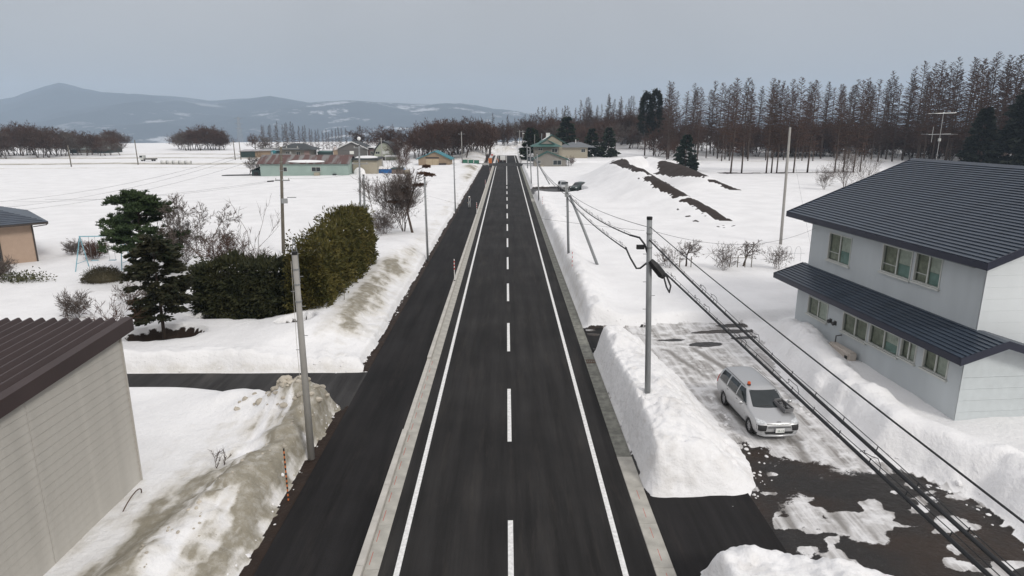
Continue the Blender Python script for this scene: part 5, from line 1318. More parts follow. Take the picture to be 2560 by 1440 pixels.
M_TAIL = mat('tail lamp', (.35, .02, .02), .25); M_BEAC = mat('amber beacon', (.60, .10, .02), .25)
M_PLATE = mat('plate white', (.78, .78, .76), .5, var=.03); M_PTXT = mat('plate green', (.02, .10, .06), .6)
def evaluated(obj):
    bpy.context.view_layer.update()
    dg = bpy.context.evaluated_depsgraph_get(); m_ = bpy.data.meshes.new_from_object(obj.evaluated_get(dg)); return m_
def car_body(stations, arches, wheel_r):
    """lofted half-sections mirrored, subdivided, wheel arches cut out"""
    v = MB(); ns = 13
    for (y_, w_, zb, rx, rz_, z0) in stations:
        half = [(0, z0), (w_*.80, z0), (w_*.965, z0+.14), (w_, (z0+zb)/2+.05), (w_*.985, zb), (rx, rz_-.05), (rx*.80, rz_)]
        sec = half + [(0, rz_+.025)] + [(-a, b) for a, b in half[:0:-1]]
        v.v += [(a, y_, b) for a, b in sec]
    k = len(half)*2
    for i in range(len(stations)-1):
        for j in range(k): v.f.append((i*k+j, i*k+(j+1) % k, (i+1)*k+(j+1) % k, (i+1)*k+j))
    v.f.append(tuple(range(k))); v.f.append(tuple((len(stations)-1)*k+j for j in range(k))[::-1])
    o = v.build('tmp_body', None, None, True)
    bm = bmesh.new(); bm.from_mesh(o.data); bmesh.ops.recalc_face_normals(bm, faces=bm.faces); bm.to_mesh(o.data); bm.free()
    s = o.modifiers.new('s', 'SUBSURF'); s.levels = s.render_levels = 2
    cut = []
    for ya in arches:
        c = MB(); c.cyl((-1.2, ya, wheel_r), (1.2, ya, wheel_r), wheel_r+.05, None, 28); co = c.build('tmp_cut', None)
        inner = o.modifiers.new('b', 'BOOLEAN'); inner.object = co; inner.operation = 'DIFFERENCE'; inner.solver = 'EXACT'; cut.append(co)
    me_ = evaluated(o)
    for x_ in [o]+cut: bpy.data.objects.remove(x_)
    me_.polygons.foreach_set('use_smooth', [True]*len(me_.polygons))
    return me_
def panel_on(bvh, quad, d, m, name, parent, off=.006, nu=8, nv=5, thick=.0):
    """panel that follows the body: a grid inside quad is cast along d onto the shell"""
    q = [Vector(p) for p in quad]; d = Vector(d).normalized(); mb = MB(); last = bvh.find_nearest((q[0]+q[1]+q[2]+q[3])/4)[0]
    for j in range(nv+1):
        for i in range(nu+1):
            p = q[0].lerp(q[1], i/nu).lerp(q[3].lerp(q[2], i/nu), j/nv); h = bvh.ray_cast(p, d)
            mb.v.append(tuple((h[0] if h[0] else last) - d*off)); last = h[0] if h[0] else last
    for j in range(nv):
        for i in range(nu): mb.f.append((j*(nu+1)+i, j*(nu+1)+i+1, (j+1)*(nu+1)+i+1, (j+1)*(nu+1)+i))
    return mb.build(name, m, parent, True)
def wheel_me(r, w_):
    ty = MB(); n_ = 22; prof_ = [(r*.66, -w_/2), (r*.93, -w_/2), (r, -w_*.34), (r, w_*.34), (r*.93, w_/2), (r*.66, w_/2)]
    for i in range(n_):
        a = 2*math.pi*i/n_; ty.v += [(b, math.cos(a)*q, math.sin(a)*q) for q, b in prof_]
    for i in range(n_):
        for j in range(5): ty.f.append((i*6+j, i*6+j+1, ((i+1) % n_)*6+j+1, ((i+1) % n_)*6+j))
    rm = MB(); rm.cyl((-w_*.30, 0, 0), (w_*.30, 0, 0), r*.67, None, 22)
    hb = MB(); hb.cyl((-w_*.42, 0, 0), (w_*.42, 0, 0), r*.22, None, 12)
    ho = MB()
    for i in range(8):
        a = 2*math.pi*i/8; ho.cyl((-w_*.315, math.cos(a)*r*.45, math.sin(a)*r*.45), (w_*.315, math.cos(a)*r*.45, math.sin(a)*r*.45), r*.085, None, 7)  # black plugs stand for holes, their inner shade put into the colour
    return ty.mesh('tyre', M_TYRE, True), rm.mesh('rim', M_RIM), hb.mesh('hub_cap', M_RIM), ho.mesh('dark_rim_plugs', M_PBLK)
STAT = [(-2.12,.60,.50,.54,.56,.22),(-2.08,.74,.62,.64,.68,.20),(-1.96,.825,.74,.70,.79,.19),(-1.60,.84,.86,.71,.90,.18),(-1.14,.845,.94,.715,.995,.18),(-1.02,.845,.95,.705,1.05,.18),(-.42,.845,.96,.625,1.455,.18),(-.25,.845,.965,.62,1.49,.18),(.6,.845,.97,.62,1.51,.18),(1.5,.845,.97,.615,1.495,.18),(1.94,.835,.97,.60,1.46,.20),(2.03,.825,.96,.62,1.32,.22),(2.10,.81,.94,.68,1.0,.25),(2.13,.72,.60,.62,.66,.30)]
car = thing('station_wagon', 'silver station wagon with an orange roof beacon parked on the icy lot', 'car', (9.85, 24.15, .03), R(3))
body_me = car_body(STAT, (-1.30, 1.25), .30); body_me.materials.clear(); body_me.materials.append(M_SILVER)
body = ob('body', body_me, car)
bv = BVHTree.FromPolygons([v_.co.copy() for v_ in body_me.vertices], [tuple(p.vertices) for p in body_me.polygons])
# glass
panel_on(bv, [(-.62,-3,.985),(.62,-3,.985),(.535,-3,1.395),(-.535,-3,1.395)], (0,1,0), M_DARKGL, 'windscreen', car, nu=14, nv=8)
panel_on(bv, [(.60,3,1.02),(-.60,3,1.02),(-.52,3,1.38),(.52,3,1.38)], (0,-1,0), M_DARKGL, 'rear_window', car, nu=10)
for s_ in (-1, 1):
    sd = lambda pts: [(s_*2, a, b) for a, b in pts]
    for nm, pts in (('front_door_window', [(-.88,1.0),(.02,1.0),(.02,1.40),(-.36,1.40)]), ('rear_door_window', [(.10,1.0),(.95,1.0),(.95,1.41),(.10,1.41)]), ('cargo_window', [(1.06,1.0),(1.84,1.0),(1.74,1.38),(1.06,1.41)])):
        panel_on(bv, sd(pts), (-s_,0,0), M_DARKGL, nm, car)
    for nm, pts in (('door_seam', [(-.93,.30),(-.915,.30),(-.915,.97),(-.93,.97)]), ('door_seam', [(.05,.30),(.065,.30),(.065,.99),(.05,.99)]), ('door_seam', [(.99,.55),(1.005,.55),(1.005,.99),(.99,.99)]), ('belt_trim', [(-.95,.968),(1.9,.968),(1.9,.985),(-.95,.985)]), ('door_handle', [(-.16,.86),(.0,.86),(.0,.885),(-.16,.885)]), ('door_handle', [(.78,.87),(.94,.87),(.94,.895),(.78,.895)])):
        panel_on(bv, sd(pts), (-s_,0,0), M_PBLK, nm, car, off=.004, nu=10, nv=2)
    panel_on(bv, sd([(1.93,.78),(2.10,.78),(2.05,1.12),(1.92,1.12)]), (-s_,0,0), M_TAIL, 'tail_lamp', car, off=.008)
    MB().box(s_*.60, s_*.615, -.25, 1.85, 1.478, 1.487).build('roof_moulding', M_PBLK, car)
    mr_ = MB(); mr_.ball((s_*.98, -.80, 1.02), .105, .06, .075, 12, 8); mr_.box(min(s_*.80, s_*.94), max(s_*.80, s_*.94), -.83, -.78, .985, 1.01); mr_.build('wing_mirror', M_SILVER, car, True)
    # headlamps wrap the corner; black bumper corners below
    panel_on(bv, [(s_*.44,-3,.70),(s_*.79,-3,.70),(s_*.78,-3,.81),(s_*.50,-3,.775)], (0,1,0), M_LAMP, 'headlight', car, off=.012)
    panel_on(bv, [(s_*.50,-3,.44),(s_*.80,-3,.44),(s_*.80,-3,.655),(s_*.46,-3,.655)], (0,1,0), M_PBLK, 'bumper_corner', car, off=.010)
panel_on(bv, [(-.46,-3,.675),(.46,-3,.675),(.46,-3,.695),(-.46,-3,.695)], (0,1,0), M_PBLK, 'grille_slot', car, off=.012, nv=2)
for z_ in (.555, .585): panel_on(bv, [(-.44,-3,z_),(.44,-3,z_),(.44,-3,z_+.014),(-.44,-3,z_+.014)], (0,1,0), M_PBLK, 'grille_slot', car, off=.012, nv=2)
panel_on(bv, [(-.50,-3,.32),(.50,-3,.32),(.56,-3,.415),(-.56,-3,.415)], (0,1,0), M_PBLK, 'lower_grille', car, off=.012)
lip = MB(); lip.tube([(-.74,-1.92,.27),(-.55,-2.10,.265),(0,-2.155,.262),(.55,-2.10,.265),(.74,-1.92,.27)], .045, 8); lip.build('bumper_lip', M_SILVER, car, True)
# number plate 59-13
pl = MB().box(-.165, .165, -2.185, -2.17, .40, .565).build('number_plate', M_PLATE, car)
def text_mesh(s, size, m, name, parent, M):
    c = bpy.data.curves.new(name, 'FONT'); c.body = s; c.size = size; c.align_x = 'CENTER'; c.align_y = 'CENTER'; c.extrude = .001
    o = bpy.data.objects.new(name, c); COL.objects.link(o); me_ = evaluated(o); bpy.data.objects.remove(o); me_.materials.clear(); me_.materials.append(m)
    t_ = ob(name, me_, parent); t_.matrix_local = M; return t_
text_mesh('59-13', .105, M_PTXT, 'plate_number', pl, Matrix.Translation((.02, -2.187, .455)) @ Matrix.Rotation(R(90), 4, 'X'))
# oval badge: three rings
bd = MB()
for (rx, rz_, dx, dz) in ((.075, .050, 0, 0), (.026, .046, 0, -.002), (.050, .020, 0, .022)):
    bd.tube([(dx+rx*math.cos(a), -2.065-.012, .742+dz+rz_*math.sin(a)) for a in [2*math.pi*i/20 for i in range(21)]], .006, 5, False)
h_ = bv.ray_cast(Vector((0,-3,.742)), Vector((0,1,0)))[0]
bo = bd.build('badge', M_RIM, car, True); bo.location.y = (h_.y if h_ else -2.06)+2.065
ty, rm, hbm_, hom = wheel_me(.30, .175)
for (x_, y_) in ((-.73,-1.30),(.73,-1.30),(-.73,1.25),(.73,1.25)):
    wh = ob('wheel', ty, car, (x_, y_, .30)); ob('rim', rm, wh); ob('hub_cap', hbm_, wh); ob('dark_rim_plugs', hom, wh)
MB().box(-.72, .72, -1.75, 1.75, .16, .42).build('underbody', M_PBLK, car)
for s_ in (-1, 1):
    for ya in (-1.30, 1.25):
        MB().box(min(s_*.45, s_*.60), max(s_*.45, s_*.60), ya-.34, ya+.34, .2, .62).build('wheel_well', M_PBLK, car)
for (x0_, x1_) in ((-.5, .05), (.05, .55)):
    pts = []
    for i in range(5):
        f = i/4; h_ = bv.ray_cast(Vector((x0_+(x1_-x0_)*f, -3, 1.005+.02*f)), Vector((0,1,0)))[0]; pts.append(tuple(h_+Vector((0,-.018,.004))))
    MB().tube(pts, .011, 5).build('wiper', M_PBLK, car)
h_ = bv.ray_cast(Vector((-.42, -.18, 3)), Vector((0,0,-1)))[0]
bc = thing('roof_beacon', 'small orange warning beacon on the silver wagon roof', 'beacon'); bc.matrix_world = car.matrix_basis @ Matrix.Translation(h_)
MB().cyl((0,0,-.005), (0,0,.035), .075, .07, 14).build('base', M_PBLK, bc); bb = MB(); bb.cyl((0,0,.035), (0,0,.11), .068, .062, 14); bb.ball((0,0,.11), .062, None, .035, 14, 6); bb.build('dome', M_BEAC, bc, True)
# open tray of muddy lumps on the bonnet
h_ = bv.ray_cast(Vector((.50, -1.28, 3)), Vector((0,0,-1)))[0]
tr = thing('plastic_tray', 'grey plastic tray of muddy tools lying on the wagon bonnet', 'tray'); tr.matrix_world = car.matrix_basis @ Matrix.Translation(h_+Vector((0,0,.012))) @ Matrix.Rotation(R(8), 4, 'X') @ Matrix.Rotation(R(12), 4, 'Z')
M_TRAY = mat('grey tray', (.17, .17, .175), .6)
tt = MB(); tt.box(-.19,.19,-.33,.36,0,.02).box(-.19,-.165,-.33,.36,.021,.16).box(.165,.19,-.33,.36,.021,.16).box(-.164,.164,-.33,-.305,.021,.14).box(-.164,.164,.335,.36,.021,.20); tt.build('tray', M_TRAY, tr)
rd = random.Random(3)
for i in range(16): MB().ball((rd.uniform(-.13,.13), rd.uniform(-.26,.28), .09+rd.uniform(0,.05)), rd.uniform(.03,.06), rd.uniform(.04,.09), rd.uniform(.03,.05), 6, 4).build('lump', M_PBLK if i % 3 else M_TRAY, tr)

# ------------------------------------------------------------------ vehicles further off
def small_car(label, loc, rz, paint, snow=False):
    t = thing('parked_car', label, 'car', loc, rz)
    m_ = car_body([(y_*.85, w_*.9, zb+.05, rx*.92, rz_+.10, z0) for (y_, w_, zb, rx, rz_, z0) in STAT], (), .3); m_.materials.clear(); m_.materials.append(paint); ob('body', m_, t)
    b2 = BVHTree.FromPolygons([v_.co.copy() for v_ in m_.vertices], [tuple(p.vertices) for p in m_.polygons])
    panel_on(b2, [(-.58,-3,1.04),(.58,-3,1.04),(.5,-3,1.48),(-.5,-3,1.48)], (0,1,0), M_DARKGL, 'windscreen', t)
    for s_ in (-1, 1):
        panel_on(b2, [(s_*2,-.7,1.06),(s_*2,1.5,1.06),(s_*2,1.4,1.48),(s_*2,-.3,1.48)], (-s_,0,0), M_DARKGL, 'side_window', t)
        panel_on(b2, [(s_*.42,-3,.74),(s_*.75,-3,.74),(s_*.74,-3,.86),(s_*.45,-3,.84)], (0,1,0), M_LAMP, 'headlight', t, off=.012)
    panel_on(b2, [(-.35,-3,.42),(.35,-3,.42),(.35,-3,.60),(-.35,-3,.60)], (0,1,0), M_PBLK, 'grille', t, off=.012)
    for (x_, y_) in ((-.66,-1.1),(.66,-1.1),(-.66,1.1),(.66,1.1)): wh = ob('wheel', ty, t, (x_*1.05, y_, .30)); ob('rim', rm, wh)
    return t
small_car('silver parked car in the snow-walled bay, left of the pair', (10.2, 119.0, .05), R(6), M_SILVER)
small_car('dark green parked car in the bay half hidden by the snow slope', (12.6, 116.5, .05), R(-35), mat('dark green paint', (.03, .05, .048), .3, spec=.6))
# white box truck stopped past the crossing
tk = thing('box_truck', 'white box truck stopped on the road past the crossing', 'truck', (-1.2, 209.5, .01))
bm_ = bmesh.new(); bmesh.ops.create_cube(bm_, size=1); bmesh.ops.scale(bm_, vec=(1.7, 2.4, 1.25), verts=bm_.verts); bmesh.ops.bevel(bm_, geom=bm_.edges[:], offset=.05, segments=2, affect='EDGES'); me_ = bpy.data.meshes.new('cargo_box'); bm_.to_mesh(me_); bm_.free(); me_.materials.append(M_PLATE); ob('cargo_box', me_, tk, (0, 1.2, 1.35))
bm_ = bmesh.new(); bmesh.ops.create_cube(bm_, size=1); bmesh.ops.scale(bm_, vec=(1.55, 1.2, 1.3), verts=bm_.verts); bmesh.ops.bevel(bm_, geom=bm_.edges[:], offset=.10, segments=3, affect='EDGES'); me_ = bpy.data.meshes.new('cab'); bm_.to_mesh(me_); bm_.free(); me_.materials.append(M_PLATE); ob('cab', me_, tk, (0, 3.1, 1.05))
MB().box(-.7,.7,.0,3.5,.32,.70).build('chassis', M_PBLK, tk); MB().box(-.8,.8,-.06,.0,.40,.60).build('bumper', M_PBLK, tk); MB().box(-.18,.18,-.075,-.062,.45,.57).build('number_plate', M_PLATE, tk)
for s_ in (-1, 1): MB().box(s_*.72-.09, s_*.72+.09, -.075, -.062, .46, .58).build('tail_lamp', M_TAIL, tk)
for s_ in (-1, 1):
    for y_ in (.6, 2.9): wh = ob('wheel', ty, tk, (s_*.68, y_, .30)); ob('rim', rm, wh)
# stop sign and works barriers at the crossing
sg = thing('stop_sign', 'red inverted triangle road sign on a grey post at the crossing', 'sign', (-4.3, 196.5, 0))
MB().cyl((0,0,-.1), (0,0,3.0), .04, None, 8).build('post', M_STEELP, sg)
MB().prism([(-.45, 3.15), (0, 2.37), (.45, 3.15)], 'y', -.06, -.045).build('sign_rim', M_WHP, sg); MB().prism([(-.39, 3.11), (0, 2.44), (.39, 3.11)], 'y', -.075, -.062).build('sign_face', M_REDP, sg)
wb = thing('works_board', 'orange roadworks board on a stand below the stop sign', 'sign', (-4.9, 199, 0)); MB().prism([(-.55, .35), (.55, .35), (.55, 1.9), (-.55, 1.9)], 'y', -.03, .02).build('board', M_ORP, wb); MB().tube([(-.5,.5,0),(-.5,0,1.6)], .025, 5).tube([(.5,.5,0),(.5,0,1.6)], .025, 5).tube([(-.5,-.02,0),(-.5,-.02,.4)], .025, 5).tube([(.5,-.02,0),(.5,-.02,.4)], .025, 5).build('stand', M_STEELP, wb)
for i, (x_, y_) in enumerate(((-2.6, 212), (-2.8, 218), (-3.3, 226))):
    c_ = thing('traffic_cone', 'orange traffic cone beside the white box truck', 'cone', (x_, y_, .0), 0, 'cones by the truck'); MB().box(-.2,.2,-.2,.2,0,.04).build('base', M_BLK, c_); MB().cyl((0,0,.04),(0,0,.72),.15,.03,12).build('cone', M_ORP, c_)
gd = thing('guard_rail', 'low white guard rail at the left of the crossing', 'guard rail', (-5.2, 192.2, 0))
for x_ in (0, -1.1, -2.2): MB().cyl((x_,0,-.05),(x_,0,.85),.05,None,8).build('post', M_WHP, gd)
for z_ in (.4, .75): MB().box(-2.3,.1,-.06,-.02,z_-.07,z_+.07).build('rail', M_WHP, gd)
gm = mat('green mesh', (.03, .13, .085), .7)
for i, x_ in enumerate((-8.6, -10.2, -11.8)):
    gp = thing('green_barrier', 'green mesh site barrier panel left of the crossing', 'barrier', (x_, 189.5, gz(x_, 189.5)-.1), 0, 'green site barriers')
    MB().box(-.7,.7,-.02,.02,.25,1.25).build('panel', gm, gp); MB().box(-.74,-.70,-.03,.03,0,1.3).box(.70,.74,-.03,.03,0,1.3).build('frame', M_BLK, gp)

# ------------------------------------------------------------------ person walking on the pavement
def person():
    t = thing('person', 'person in a white helmet and dark jacket with pale reflective vest walking on the pavement', 'person', (-5.3, 92.0, .02), R(8))
    J = dict(pelvis=(0,0,.93), belly=(0,.0,1.08), chest=(0,.02,1.30), neck=(0,.02,1.47), head=(0,.0,1.60), top=(0,0,1.70),
             ls=(-.19,.02,1.40), le=(-.26,.06,1.13), lw=(-.25,-.06,.90), lh=(-.245,-.10,.80), rs=(.19,.02,1.40), re=(.27,-.02,1.14), rw=(.25,-.20,.96), rh=(.24,-.27,.90),
             lhip=(-.10,0,.90), lk=(-.11,-.10,.50), la=(-.11,.06,.10), lt=(-.12,-.12,.04), rhip=(.10,0,.90), rk=(.11,.04,.50), ra=(.11,.20,.12), rt=(.12,.05,.04))
    Rr = dict(pelvis=.155, belly=.15, chest=.165, neck=.06, head=.095, top=.07, ls=.085, le=.062, lw=.05, lh=.045, rs=.085, re=.062, rw=.05, rh=.045, lhip=.11, lk=.078, la=.058, lt=.05, rhip=.11, rk=.078, ra=.058, rt=.05)
    E_ = [('pelvis','belly'),('belly','chest'),('chest','neck'),('neck','head'),('head','top'),('chest','ls'),('ls','le'),('le','lw'),('lw','lh'),('chest','rs'),('rs','re'),('re','rw'),('rw','rh'),('pelvis','lhip'),('lhip','lk'),('lk','la'),('la','lt'),('pelvis','rhip'),('rhip','rk'),('rk','ra'),('ra','rt')]
    ks = list(J); m_ = bpy.data.meshes.new('tmp'); m_.from_pydata([J[k] for k in ks], [(ks.index(a), ks.index(b)) for a, b in E_], [])
    o = bpy.data.objects.new('tmp', m_); COL.objects.link(o); o.modifiers.new('s', 'SKIN'); o.modifiers.new('u', 'SUBSURF').levels = 2
    for i, k in enumerate(ks): m_.skin_vertices[0].data[i].radius = (Rr[k], Rr[k]); m_.skin_vertices[0].data[i].use_root = (k == 'pelvis')
    me_ = evaluated(o); bpy.data.objects.remove(o); me_.materials.clear()
    for mm_ in (mat('navy work jacket', (.022, .024, .030), .8), mat('grey work trousers', (.36, .37, .37), .85), mat('black boots', (.012, .012, .012), .6), mat('skin', (.45, .28, .2), .6)): me_.materials.append(mm_)
    for p in me_.polygons:
        z_ = p.center.z; p.use_smooth = True
        p.material_index = 2 if z_ < .20 else (1 if z_ < .98 and abs(p.center.x) < .2 else (3 if z_ > 1.49 or (z_ < .88 and abs(p.center.x) > .2) else 0))
    ob('body', me_, t)
    hm_ = MB(); hm_.ball((0,0,1.665), .125, .145, .10, 14, 8); hm_.cyl((0,-.03,1.645),(0,-.03,1.655),.15,.145,16); hm_.build('helmet', M_WHP, t, True)
    vs_ = MB()
    for s_ in (-1, 1):
        vs_.tube([(s_*.10,-.175,1.02),(s_*.115,-.175,1.25),(s_*.12,-.10,1.455),(s_*.12,.02,1.47),(s_*.115,.19,1.35),(s_*.10,.185,1.02)], .022, 5)
    vs_.tube([(.17*math.cos(a), .02+.185*math.sin(a), 1.05) for a in [2*math.pi*i/16 for i in range(17)]], .024, 5, False); vs_.build('reflective_vest', M_WHP, t)
person()

# ------------------------------------------------------------------ garden things
sw = thing('swing_frame', 'pale blue metal swing frame in the snowy garden', 'swing', (-31.0, 49.4, gz(-31, 49.4)-.1), R(4))
M_BLUE = mat('pale blue paint', (.20, .40, .47), .5, var=.12)
for x_ in (-1.5, 1.5):
    for y_ in (-.95, .95): MB().tube([(x_*1.12, y_, 0), (x_, 0, 2.6)], .035, 7).build('leg', M_BLUE, sw)
    MB().tube([(x_*1.09, -.72, .62), (x_*1.09, .72, .62)], .02, 5).build('brace', M_BLUE, sw)
MB().tube([(-1.55,0,2.6),(1.55,0,2.6)], .04, 8).build('top_bar', M_BLUE, sw)
for x_ in (-.65, .65):
    st_ = MB().box(x_-.25, x_+.25, -.09, .09, .72, .76).build('swing_seat', M_BLUE, sw)
    for q in (-.22, .22): MB().tube([(x_+q,0,.76),(x_+q,0,2.57)], .010, 4).build('chain', M_STEELP, st_)
fs = thing('stake_fence', 'short wooden stake and rail support beside a gnarled fruit tree', 'fence', (18.2, 50.2, gz(18.2, 50.2)-.1))
for x_ in (-.7, -.1, .5, 1.0): MB().cyl((x_,0,0),(x_,0,1.05),.035,None,6).build('stake', M_WOODP, fs)
MB().cyl((-.75,0,.85),(1.05,0,.85),.028,None,6).build('rail', M_WOODP, fs)
fs = thing('stake_fence', 'low wooden stake support under the gnarled tree left of the wide shrub', 'fence', (14.0, 50.1, gz(14, 50.1)-.1))
for x_ in (-.5, .4): MB().cyl((x_,0,0),(x_,0,.95),.035,None,6).build('stake', M_WOODP, fs)
MB().cyl((-.6,0,.75),(.5,0,.75),.028,None,6).build('rail', M_WOODP, fs)
hf = thing('wire_arch_fence', 'thin wire garden arches beside the far corner of the grey house', 'fence', (21.3, 52.5, gz(21.3, 52.5)-.1))
for i in range(4): MB().tube([(i*.75+.55*(1-math.cos(math.pi*k/8))/2, 0, 1.35*math.sin(math.pi*k/8)**.5 if k % 8 else 0) for k in range(9)], .012, 4).build('arch', M_STEELP, hf)
MB().tube([(-.1,0,.75),(3.1,0,.75)], .010, 4).build('wire', M_STEELP, hf)
bp_ = thing('plank', 'pale plank leaning in the snow at the end of the dark hedge', 'plank', (-11.0, 35.1, .55)); q_ = MB().box(-.06,.06,-.05,.0,-.45,.75).build('board', M_CONC2, bp_); q_.rotation_euler = (R(15), R(62), 0)
cable('dark post stuck in the bank beside the golden hedge', (-9.75, 37.5, .9), (-9.7, 37.5, 2.1), 0, .02, M_WOODP, 2, name='marker_rod')
# ------------------------------------------------------------------ farm buildings across the left field and houses near the crossing
M_MINT = mat('mint wall', (.30, .385, .35), .8, var=.10, vscale=.6, bump=.1)
M_RUST = bpy.data.materials.new('rusty sheet roof'); M_RUST.use_nodes = True
n = M_RUST.node_tree.nodes; l = M_RUST.node_tree.links; b = n['Principled BSDF']; b.inputs['Roughness'].default_value = .8
tcn = n.new('ShaderNodeTexCoord'); mpn = n.new('ShaderNodeMapping'); mpn.inputs['Scale'].default_value = (1, .12, .3); l.new(tcn.outputs['Object'], mpn.inputs[0])
nzn = n.new('ShaderNodeTexNoise'); nzn.inputs['Scale'].default_value = .9; nzn.inputs['Detail'].default_value = 3; l.new(mpn.outputs[0], nzn.inputs['Vector'])
rpn = n.new('ShaderNodeValToRGB'); rpn.color_ramp.elements[0].position = .40; rpn.color_ramp.elements[0].color = (.19, .185, .18, 1); rpn.color_ramp.elements[1].position = .52; rpn.color_ramp.elements[1].color = (.105, .058, .052, 1)
l.new(nzn.outputs['Fac'], rpn.inputs[0]); l.new(rpn.outputs[0], b.inputs['Base Color'])
M_GREY = mat('grey brown wall', (.125, .118, .112), .85, var=.08); M_BEIGE = mat('beige wall', (.36, .325, .255), .85, var=.08); M_TAN = mat('tan board wall', (.30, .225, .155), .85, var=.12, vscale=1.5)
M_LTGN = mat('pale green wall', (.33, .35, .28), .85, var=.08); M_DROOF = mat('dark roof', (.045, .05, .052), .7, var=.2, vscale=.6); M_GRNR = mat('green roof', (.035, .105, .092), .55, var=.12, vscale=.6)
M_TEALR = mat('teal roof', (.035, .20, .24), .5, var=.12, vscale=.8); M_TRIM = mat('white trim', (.68, .68, .67), .6); M_DGN = mat('dark green wall', (.035, .06, .058), .8, var=.15)
M_GWALL = mat('drab grey wall', (.24, .225, .20), .85, var=.08, vscale=.5); M_TARP = mat('blue tarpaulin', (.02, .15, .42), .5, var=.15, bump=.4, bscale=3)
def slab_poly(pts, t, m, name, parent):
    """thick plate from a planar 3D polygon"""
    P = [Vector(p) for p in pts]; nn = (P[1]-P[0]).cross(P[2]-P[0]).normalized()*t; k = len(P)
    return MB().add(P+[p-nn for p in P], [tuple(range(k)), tuple(range(k, 2*k))[::-1]] + [(i, k+i, k+(i+1) % k, (i+1) % k) for i in range(k)]).build(name, m, parent)
def box_window(t, x0, x1, y, z0, z1, fr=None, pane=None):
    """window on a face looking to -y"""
    f = MB(); w_ = .07; f.box(x0,x1,y-.06,y-.003,z0,z0+w_).box(x0,x1,y-.06,y-.003,z1-w_,z1).box(x0,x0+w_,y-.06,y-.003,z0+w_,z1-w_).box(x1-w_,x1,y-.06,y-.003,z0+w_,z1-w_).box((x0+x1)/2-.03,(x0+x1)/2+.03,y-.05,y-.003,z0+w_,z1-w_)
    o = f.build('window', fr or M_FRAME, t); MB().box(x0+w_,x1-w_,y-.03,y-.004,z0+w_,z1-w_).build('pane', pane or M_DARKGL, o); return o
def gable_x(t, w_, d_, eh, rh, wm, rm_, ov=.5, th=.15, trim=None):
    """ridge along x: long eave faces the camera"""
    c = MB(); c.prism([(0,-.3),(d_,-.3),(d_,eh),(d_/2,rh-th),(0,eh)], 'x', 0, w_); c.build('wall', wm, t)
    s = (rh-eh)/(d_/2); 
    slab_poly([(-ov,-ov,eh-ov*s+.1),(w_+ov,-ov,eh-ov*s+.1),(w_+ov,d_/2,rh+.1),(-ov,d_/2,rh+.1)], th, rm_, 'roof', t)
    slab_poly([(w_+ov,d_+ov,eh-ov*s+.1),(-ov,d_+ov,eh-ov*s+.1),(-ov,d_/2+.002,rh+.1),(w_+ov,d_/2+.002,rh+.1)], th, rm_, 'roof', t)
def gable_y(t, w_, d_, eh, rh, wm, rm_, ov=.5, th=.18, trim=None, rx=None):
    """ridge along y: gable faces the camera"""
    rx = w_/2 if rx is None else rx
    c = MB(); c.prism([(0,-.3),(w_,-.3),(w_,eh),(rx,rh-th),(0,eh)], 'y', 0, d_); c.build('wall', wm, t)
    sl_, sr_ = (rh-eh)/rx, (rh-eh)/(w_-rx)
    a = slab_poly([(-ov,d_+ov,eh-ov*sl_+.1),(-ov,-ov,eh-ov*sl_+.1),(rx,-ov,rh+.1),(rx,d_+ov,rh+.1)], th, rm_, 'roof', t)
    b2 = slab_poly([(w_+ov,-ov,eh-ov*sr_+.1),(w_+ov,d_+ov,eh-ov*sr_+.1),(rx+.002,d_+ov,rh+.1),(rx+.002,-ov,rh+.1)], th, rm_, 'roof', t)
    if trim:
        MB().prism([(-ov-.05,eh-ov*sl_-.12),(rx,rh-.14),(w_+ov+.05,eh-ov*sr_-.12),(w_+ov+.05,eh-ov*sr_+.14),(rx,rh+.13),(-ov-.05,eh-ov*sl_+.14)], 'y', -ov-.06, -ov-.004).build('verge_board', trim, t)
def hip(t, x0, x1, y0, y1, z0, z1, m, name='roof', ins=None):
    i = ins if ins is not None else (y1-y0)/2; ym = (y0+y1)/2; a = MB()
    a.add([(x0,y0,z0),(x1,y0,z0),(x1,y1,z0),(x0,y1,z0),(x0+i,ym,z1),(x1-i,ym,z1)], [(0,1,5,4),(1,2,5),(2,3,4,5),(3,0,4),(3,2,1,0)]); return a.build(name, m, t)
def snowcap(t, pts, z, h, name='snow_patch'):
    """lens of snow on a roof, following a parallelogram"""
    m_ = MB(); A, B_, C_, D = [Vector(p) for p in pts]; N = 14; M2 = 5
    for j in range(M2+1):
        for i in range(N+1):
            u, v = i/N, j/M2; e = math.sin(math.pi*u)**.35*math.sin(math.pi*v)**.5
            vv = .5+(v-.5)*(math.sin(math.pi*min(max(u,.02),.98))**.4)
            p = A.lerp(B_, u).lerp(D.lerp(C_, u), vv); m_.v.append((p.x, p.y, p.z+h*e+.03))
    for j in range(M2):
        for i in range(N): m_.f.append((j*(N+1)+i, j*(N+1)+i+1, (j+1)*(N+1)+i+1, (j+1)*(N+1)+i))
    return m_.build(name, M_SNOW, t, True)
